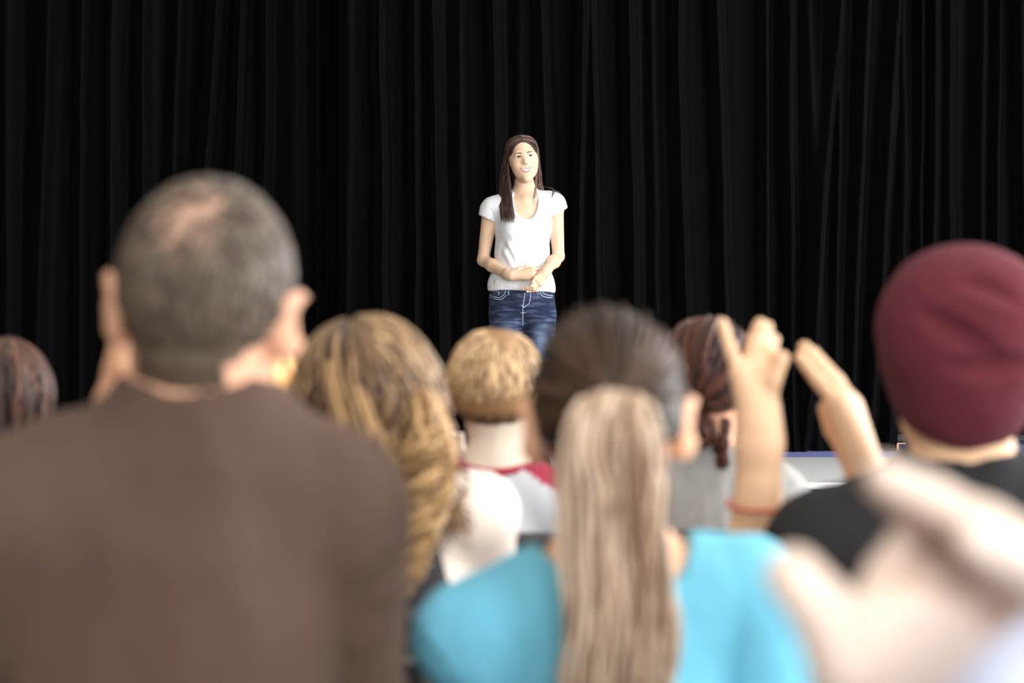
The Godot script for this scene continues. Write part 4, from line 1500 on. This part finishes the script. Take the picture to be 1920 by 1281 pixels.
func hat() -> void:
	var skin := lin(222, 180, 144)
	var S := seated({"d": 3.1, "cx": 1800, "label": "person in a maroon knitted hat and black T-shirt with hands raised, clapping", "head": [1798, 690], "hs": Vector3(1.0, 1.0, 1.0), "he": Vector3(6, 12, -2), "neck": [1806, 885, 0.02], "neckr": 0.058,
		"shl": [1543, 1036, 0.0], "shr": [2066, 1036, 0.0], "girth": 1.1, "skin": skin, "ell": [1418, 1160, 0.24], "wrl": [1424, 802, 0.2], "elr": [1890, 1190, 0.26], "wrr": [1634, 918, 0.2],
		"handl": {"r": 1.2, "fingers": [[[1428, 706, 0.22], [1444, 662, 0.22], [1450, 637, 0.23]], [[1416, 694, 0.21], [1431, 645, 0.21], [1438, 614, 0.22]], [[1402, 692, 0.2], [1414, 642, 0.2], [1425, 608, 0.2]], [[1386, 700, 0.19], [1368, 650, 0.19], [1354, 606, 0.19]]],
			"thumb": [[1438, 760, 0.2], [1450, 712, 0.19], [1466, 672, 0.19]]},
		"handr": {"r": 1.2, "fingers": [[[1600, 764, 0.24], [1570, 715, 0.25], [1542, 682, 0.26]], [[1590, 752, 0.225], [1556, 702, 0.235], [1524, 662, 0.24]], [[1578, 748, 0.21], [1544, 700, 0.215], [1508, 652, 0.22]], [[1566, 755, 0.195], [1532, 712, 0.195], [1500, 670, 0.2]]],
			"thumb": [[1590, 850, 0.25], [1562, 806, 0.27], [1548, 766, 0.28]]}})
	shirt(S, "t_shirt", relief(mat(Color(0.15, 0.145, 0.15), 0.9, 0.3, 0.15), 0.3, 0.03, Vector3.ONE * 14.0), 0.62, 0.01, null, 0.022, Vector3.ZERO, 0.007)
	# thin red bracelet
	var br := Acc.new()
	var wr: Vector3 = S.J.wrl
	var el: Vector3 = S.J.ell
	var c := wr.lerp(el, 0.4)
	var ax := (el - wr).normalized()
	var x := ax.cross(Vector3(0, 0, 1)).normalized()
	var y := ax.cross(x)
	var ring := PackedVector3Array()
	for k in 21:
		ring.append(c + (x * cos(TAU * k / 20.0) + y * sin(TAU * k / 20.0)) * 0.043)
	br.tube(ring, radii(20, 0.0024, 0.0024, 1.0), 6, lin(190, 60, 50))
	part("bracelet", br.mesh(), cloth_mat, S.root, "thin red bracelet")
	# slouchy knitted hat with a folded crease
	var H: Transform3D = S.H
	var f := Fld.new()
	var B := Basis.from_euler(Vector3(0, 0, -0.1))
	var j: Callable = S.j
	f.ell(H * Vector3(0, 0.03, 0.012), Vector3(0.093, 0.098, 0.106), 0.03, 0, H.basis)
	f.ell(H * Vector3(0, -0.025, 0.014), Vector3(0.09, 0.088, 0.1), 0.03, 0, H.basis)
	f.ell(j.call([1800, 612, -0.04]), Vector3(0.106, 0.094, 0.098), 0.04, 0, B)
	f.ell(j.call([1830, 560, -0.035]), Vector3(0.085, 0.06, 0.085), 0.04, 0, B)
	var depthz := func(px: float, py: float, lift: float) -> Vector3:
		return f.march(j.call([px, py, -0.6]), (P(px, py, 3.1) - P(px, py, 2.5)).normalized()) + Vector3(0, 0, lift)
	var cre := []
	for q: Array in [[[1725, 585], [1870, 672], 0.014, 0.0], [[1775, 690], [1930, 684], 0.014, 8.0], [[1800, 528], [1905, 566], 0.009, -10.0]]:
		var pts := []
		for k in 9:
			var t := k / 8.0
			pts.append(depthz.call(lerpf(q[0][0], q[1][0], t), lerpf(q[0][1], q[1][1], t) + q[3] * sin(t * PI), 0.004))
		cre.append([pts, q[2]])
	for q: Array in cre:
		for k in 8:
			f.cone(q[0][k], q[0][k + 1], q[1] * (0.4 + 0.6 * sin(PI * k / 8.0)), q[1] * (0.4 + 0.6 * sin(PI * (k + 1) / 8.0)), 0.012, 1)
	f.cut(H.basis * Vector3(0.05, -1.0, -0.42), H * Vector3(0, -0.088, 0.05), 0.01)
	var ha := Acc.new()
	f.net(ha, 0.006, Color.WHITE, 0.003, noise)
	var knit := relief(mat(Color(0.355, 0.146, 0.176), 0.95, 0.25, 0.4), 0.35, 0.1, Vector3(22, 12, 22))
	part("knitted_hat", ha.mesh(), knit, S.root, "maroon knitted hat")
	seat_for(S, "stacking chair under the person in the maroon hat")

func clapper() -> void:
	var skin := lin(216, 194, 178)
	var S := seated({"d": 1.06, "cx": 2933, "label": "clapping person in pale blue shirt, only blurred hands and shoulder showing at lower right", "head": [2933, 330], "hs": Vector3.ONE, "he": Vector3(0, 0, 0), "neck": [2933, 1190, 0.0],
		"shl": [2075, 1470, 0.0], "shr": [3800, 1470, 0.0], "girth": 1.1, "skin": skin, "ell": [1760, 2200, 0.12], "wrl": [1600, 1470, 0.215], "elr": [3560, 2290, 0.13], "wrr": [2030, 1140, 0.24],
		"handl": {"r": 1.35, "fingers": [[[1622, 1165, 0.215], [1664, 1078, 0.24], [1700, 1015, 0.26]], [[1700, 1150, 0.215], [1755, 1080, 0.245], [1795, 1035, 0.265]], [[1768, 1175, 0.225], [1825, 1115, 0.25], [1860, 1078, 0.265]], [[1828, 1220, 0.235], [1880, 1170, 0.25], [1910, 1140, 0.26]]],
			"tw": 1.5, "thumb": [[1590, 1265, 0.2], [1545, 1150, 0.2], [1487, 1082, 0.2]]},
		"handr": {"r": 1.2, "fingers": [[[1840, 985, 0.215], [1745, 930, 0.21], [1655, 890, 0.21]], [[1845, 1008, 0.235], [1750, 945, 0.23], [1648, 905, 0.23]], [[1850, 1035, 0.25], [1765, 975, 0.25], [1680, 935, 0.25]], [[1850, 1065, 0.265], [1780, 1010, 0.265], [1712, 975, 0.265]]],
			"thumb": [[1930, 1065, 0.2], [1880, 1040, 0.18], [1825, 1010, 0.17]]}})
	var acc := Acc.new()
	var ca := lin(70, 52, 40)
	cap(acc, S.H, S.hs, 0.008, ca, -0.6)
	short_hair(acc, S.H, S.hs, 700, 0.04, 0.004, 0.008, func(_u: Vector3) -> Color: return ca.lerp(lin(120, 92, 70), rng.randf()))
	hair_part(S, acc)
	shirt(S, "shirt", relief(mat(Color(0.84, 0.87, 0.98), 0.9, 0.3, 0.1), 0.3, 0.03, Vector3.ONE * 14.0), 1.55, 0.012, null, 0.03, Vector3.ZERO, 0.006)
	seat_for(S, "stacking chair at lower right, outside the picture, under the clapping person")

func brown_hair() -> void:
	var S := seated({"d": 4.3, "cx": 5, "label": "person with long dark brown hair at the far left edge", "head": [3, 768], "hs": Vector3(0.96, 0.97, 0.97), "neck": [5, 915, 0.0], "neckr": 0.047, "shl": [-125, 985, 0.0], "shr": [135, 985, 0.0], "girth": 0.92, "pelx": -0.02, "skin": lin(226, 176, 146)})
	var acc := Acc.new()
	var ca := lin(38, 26, 22)
	var cb := lin(100, 66, 52)
	cap(acc, S.H, S.hs, 0.01, ca, -0.75)
	draped(acc, S, 190, 2.1, 0.018, Vector2(0.1, 0.17), 0.006, ca, cb, 0.004, 1.5)
	hair_part(S, acc)
	shirt(S, "top", relief(mat(Color(0.3, 0.27, 0.27), 0.9, 0.3), 0.3, 0.03, Vector3.ONE * 14.0), 0.7, 0.01, null, 0.0, Vector3(0.07, 0.06, 0.09), 0.006)
	seat_for(S, "stacking chair under the person with long dark brown hair")

func golden() -> void:
	var S := seated({"d": 4.3, "cx": 440, "label": "person with long golden hair, a sliver showing beside the man's neck", "head": [458, 742], "hs": Vector3(0.96, 0.97, 0.97), "neck": [458, 890, 0.0], "neckr": 0.047, "shl": [330, 965, 0.0], "shr": [585, 965, 0.0], "girth": 0.92, "skin": lin(240, 196, 166)})
	var acc := Acc.new()
	var ca := lin(186, 118, 50)
	var cb := lin(246, 204, 130)
	cap(acc, S.H, S.hs, 0.01, lin(150, 96, 44), -0.75)
	draped(acc, S, 170, 2.1, 0.018, Vector2(0.1, 0.16), 0.007, ca, cb, 0.01, 3.0)
	hair_part(S, acc)
	shirt(S, "top", relief(mat(Color(0.2, 0.2, 0.24), 0.9, 0.3), 0.3, 0.03, Vector3.ONE * 14.0), 0.7, 0.01, null, 0.0, Vector3(0.07, 0.06, 0.09), 0.006)
	seat_for(S, "stacking chair under the person with golden hair")


func _ready() -> void:
	rng.seed = 11
	noise.noise_type = FastNoiseLite.TYPE_SIMPLEX
	noise.frequency = 9.0
	noise.seed = 3
	# camera
	var cam := Camera3D.new()
	cam.name = "camera"
	var ca := CameraAttributesPhysical.new()
	ca.frustum_focal_length = 85.0
	ca.frustum_focus_distance = 12.0
	ca.exposure_aperture = 4.1
	cam.attributes = ca
	cam.fov = 2.0 * rad_to_deg(atan(640.5 / FPX))
	cam.near = 0.05
	cam.far = 100.0
	add_child(cam)
	cam.position = Vector3(0, EYE, 0)
	cam.rotation.x = -atan((640.5 - HORIZON) / FPX)
	cam.current = true
	# sky outside, exposure
	var we := WorldEnvironment.new()
	var env := Environment.new()
	env.background_mode = Environment.BG_COLOR
	env.background_color = Color(0.75, 0.8, 0.88)
	env.tonemap_mode = Environment.TONE_MAPPER_LINEAR
	env.tonemap_exposure = 1.0
	env.sdfgi_enabled = true
	env.ssao_enabled = true
	env.ssil_enabled = true
	we.environment = env
	we.name = "surroundings"
	add_child(we)
	hall()
	stage()
	skin_mat = tinted(0.55, 0.4)
	hair_mat = tinted(0.48, 0.4)
	shoe_mat = tinted(0.5, 0.5)
	cloth_mat = tinted(0.9, 0.3, 0.15)
	people()
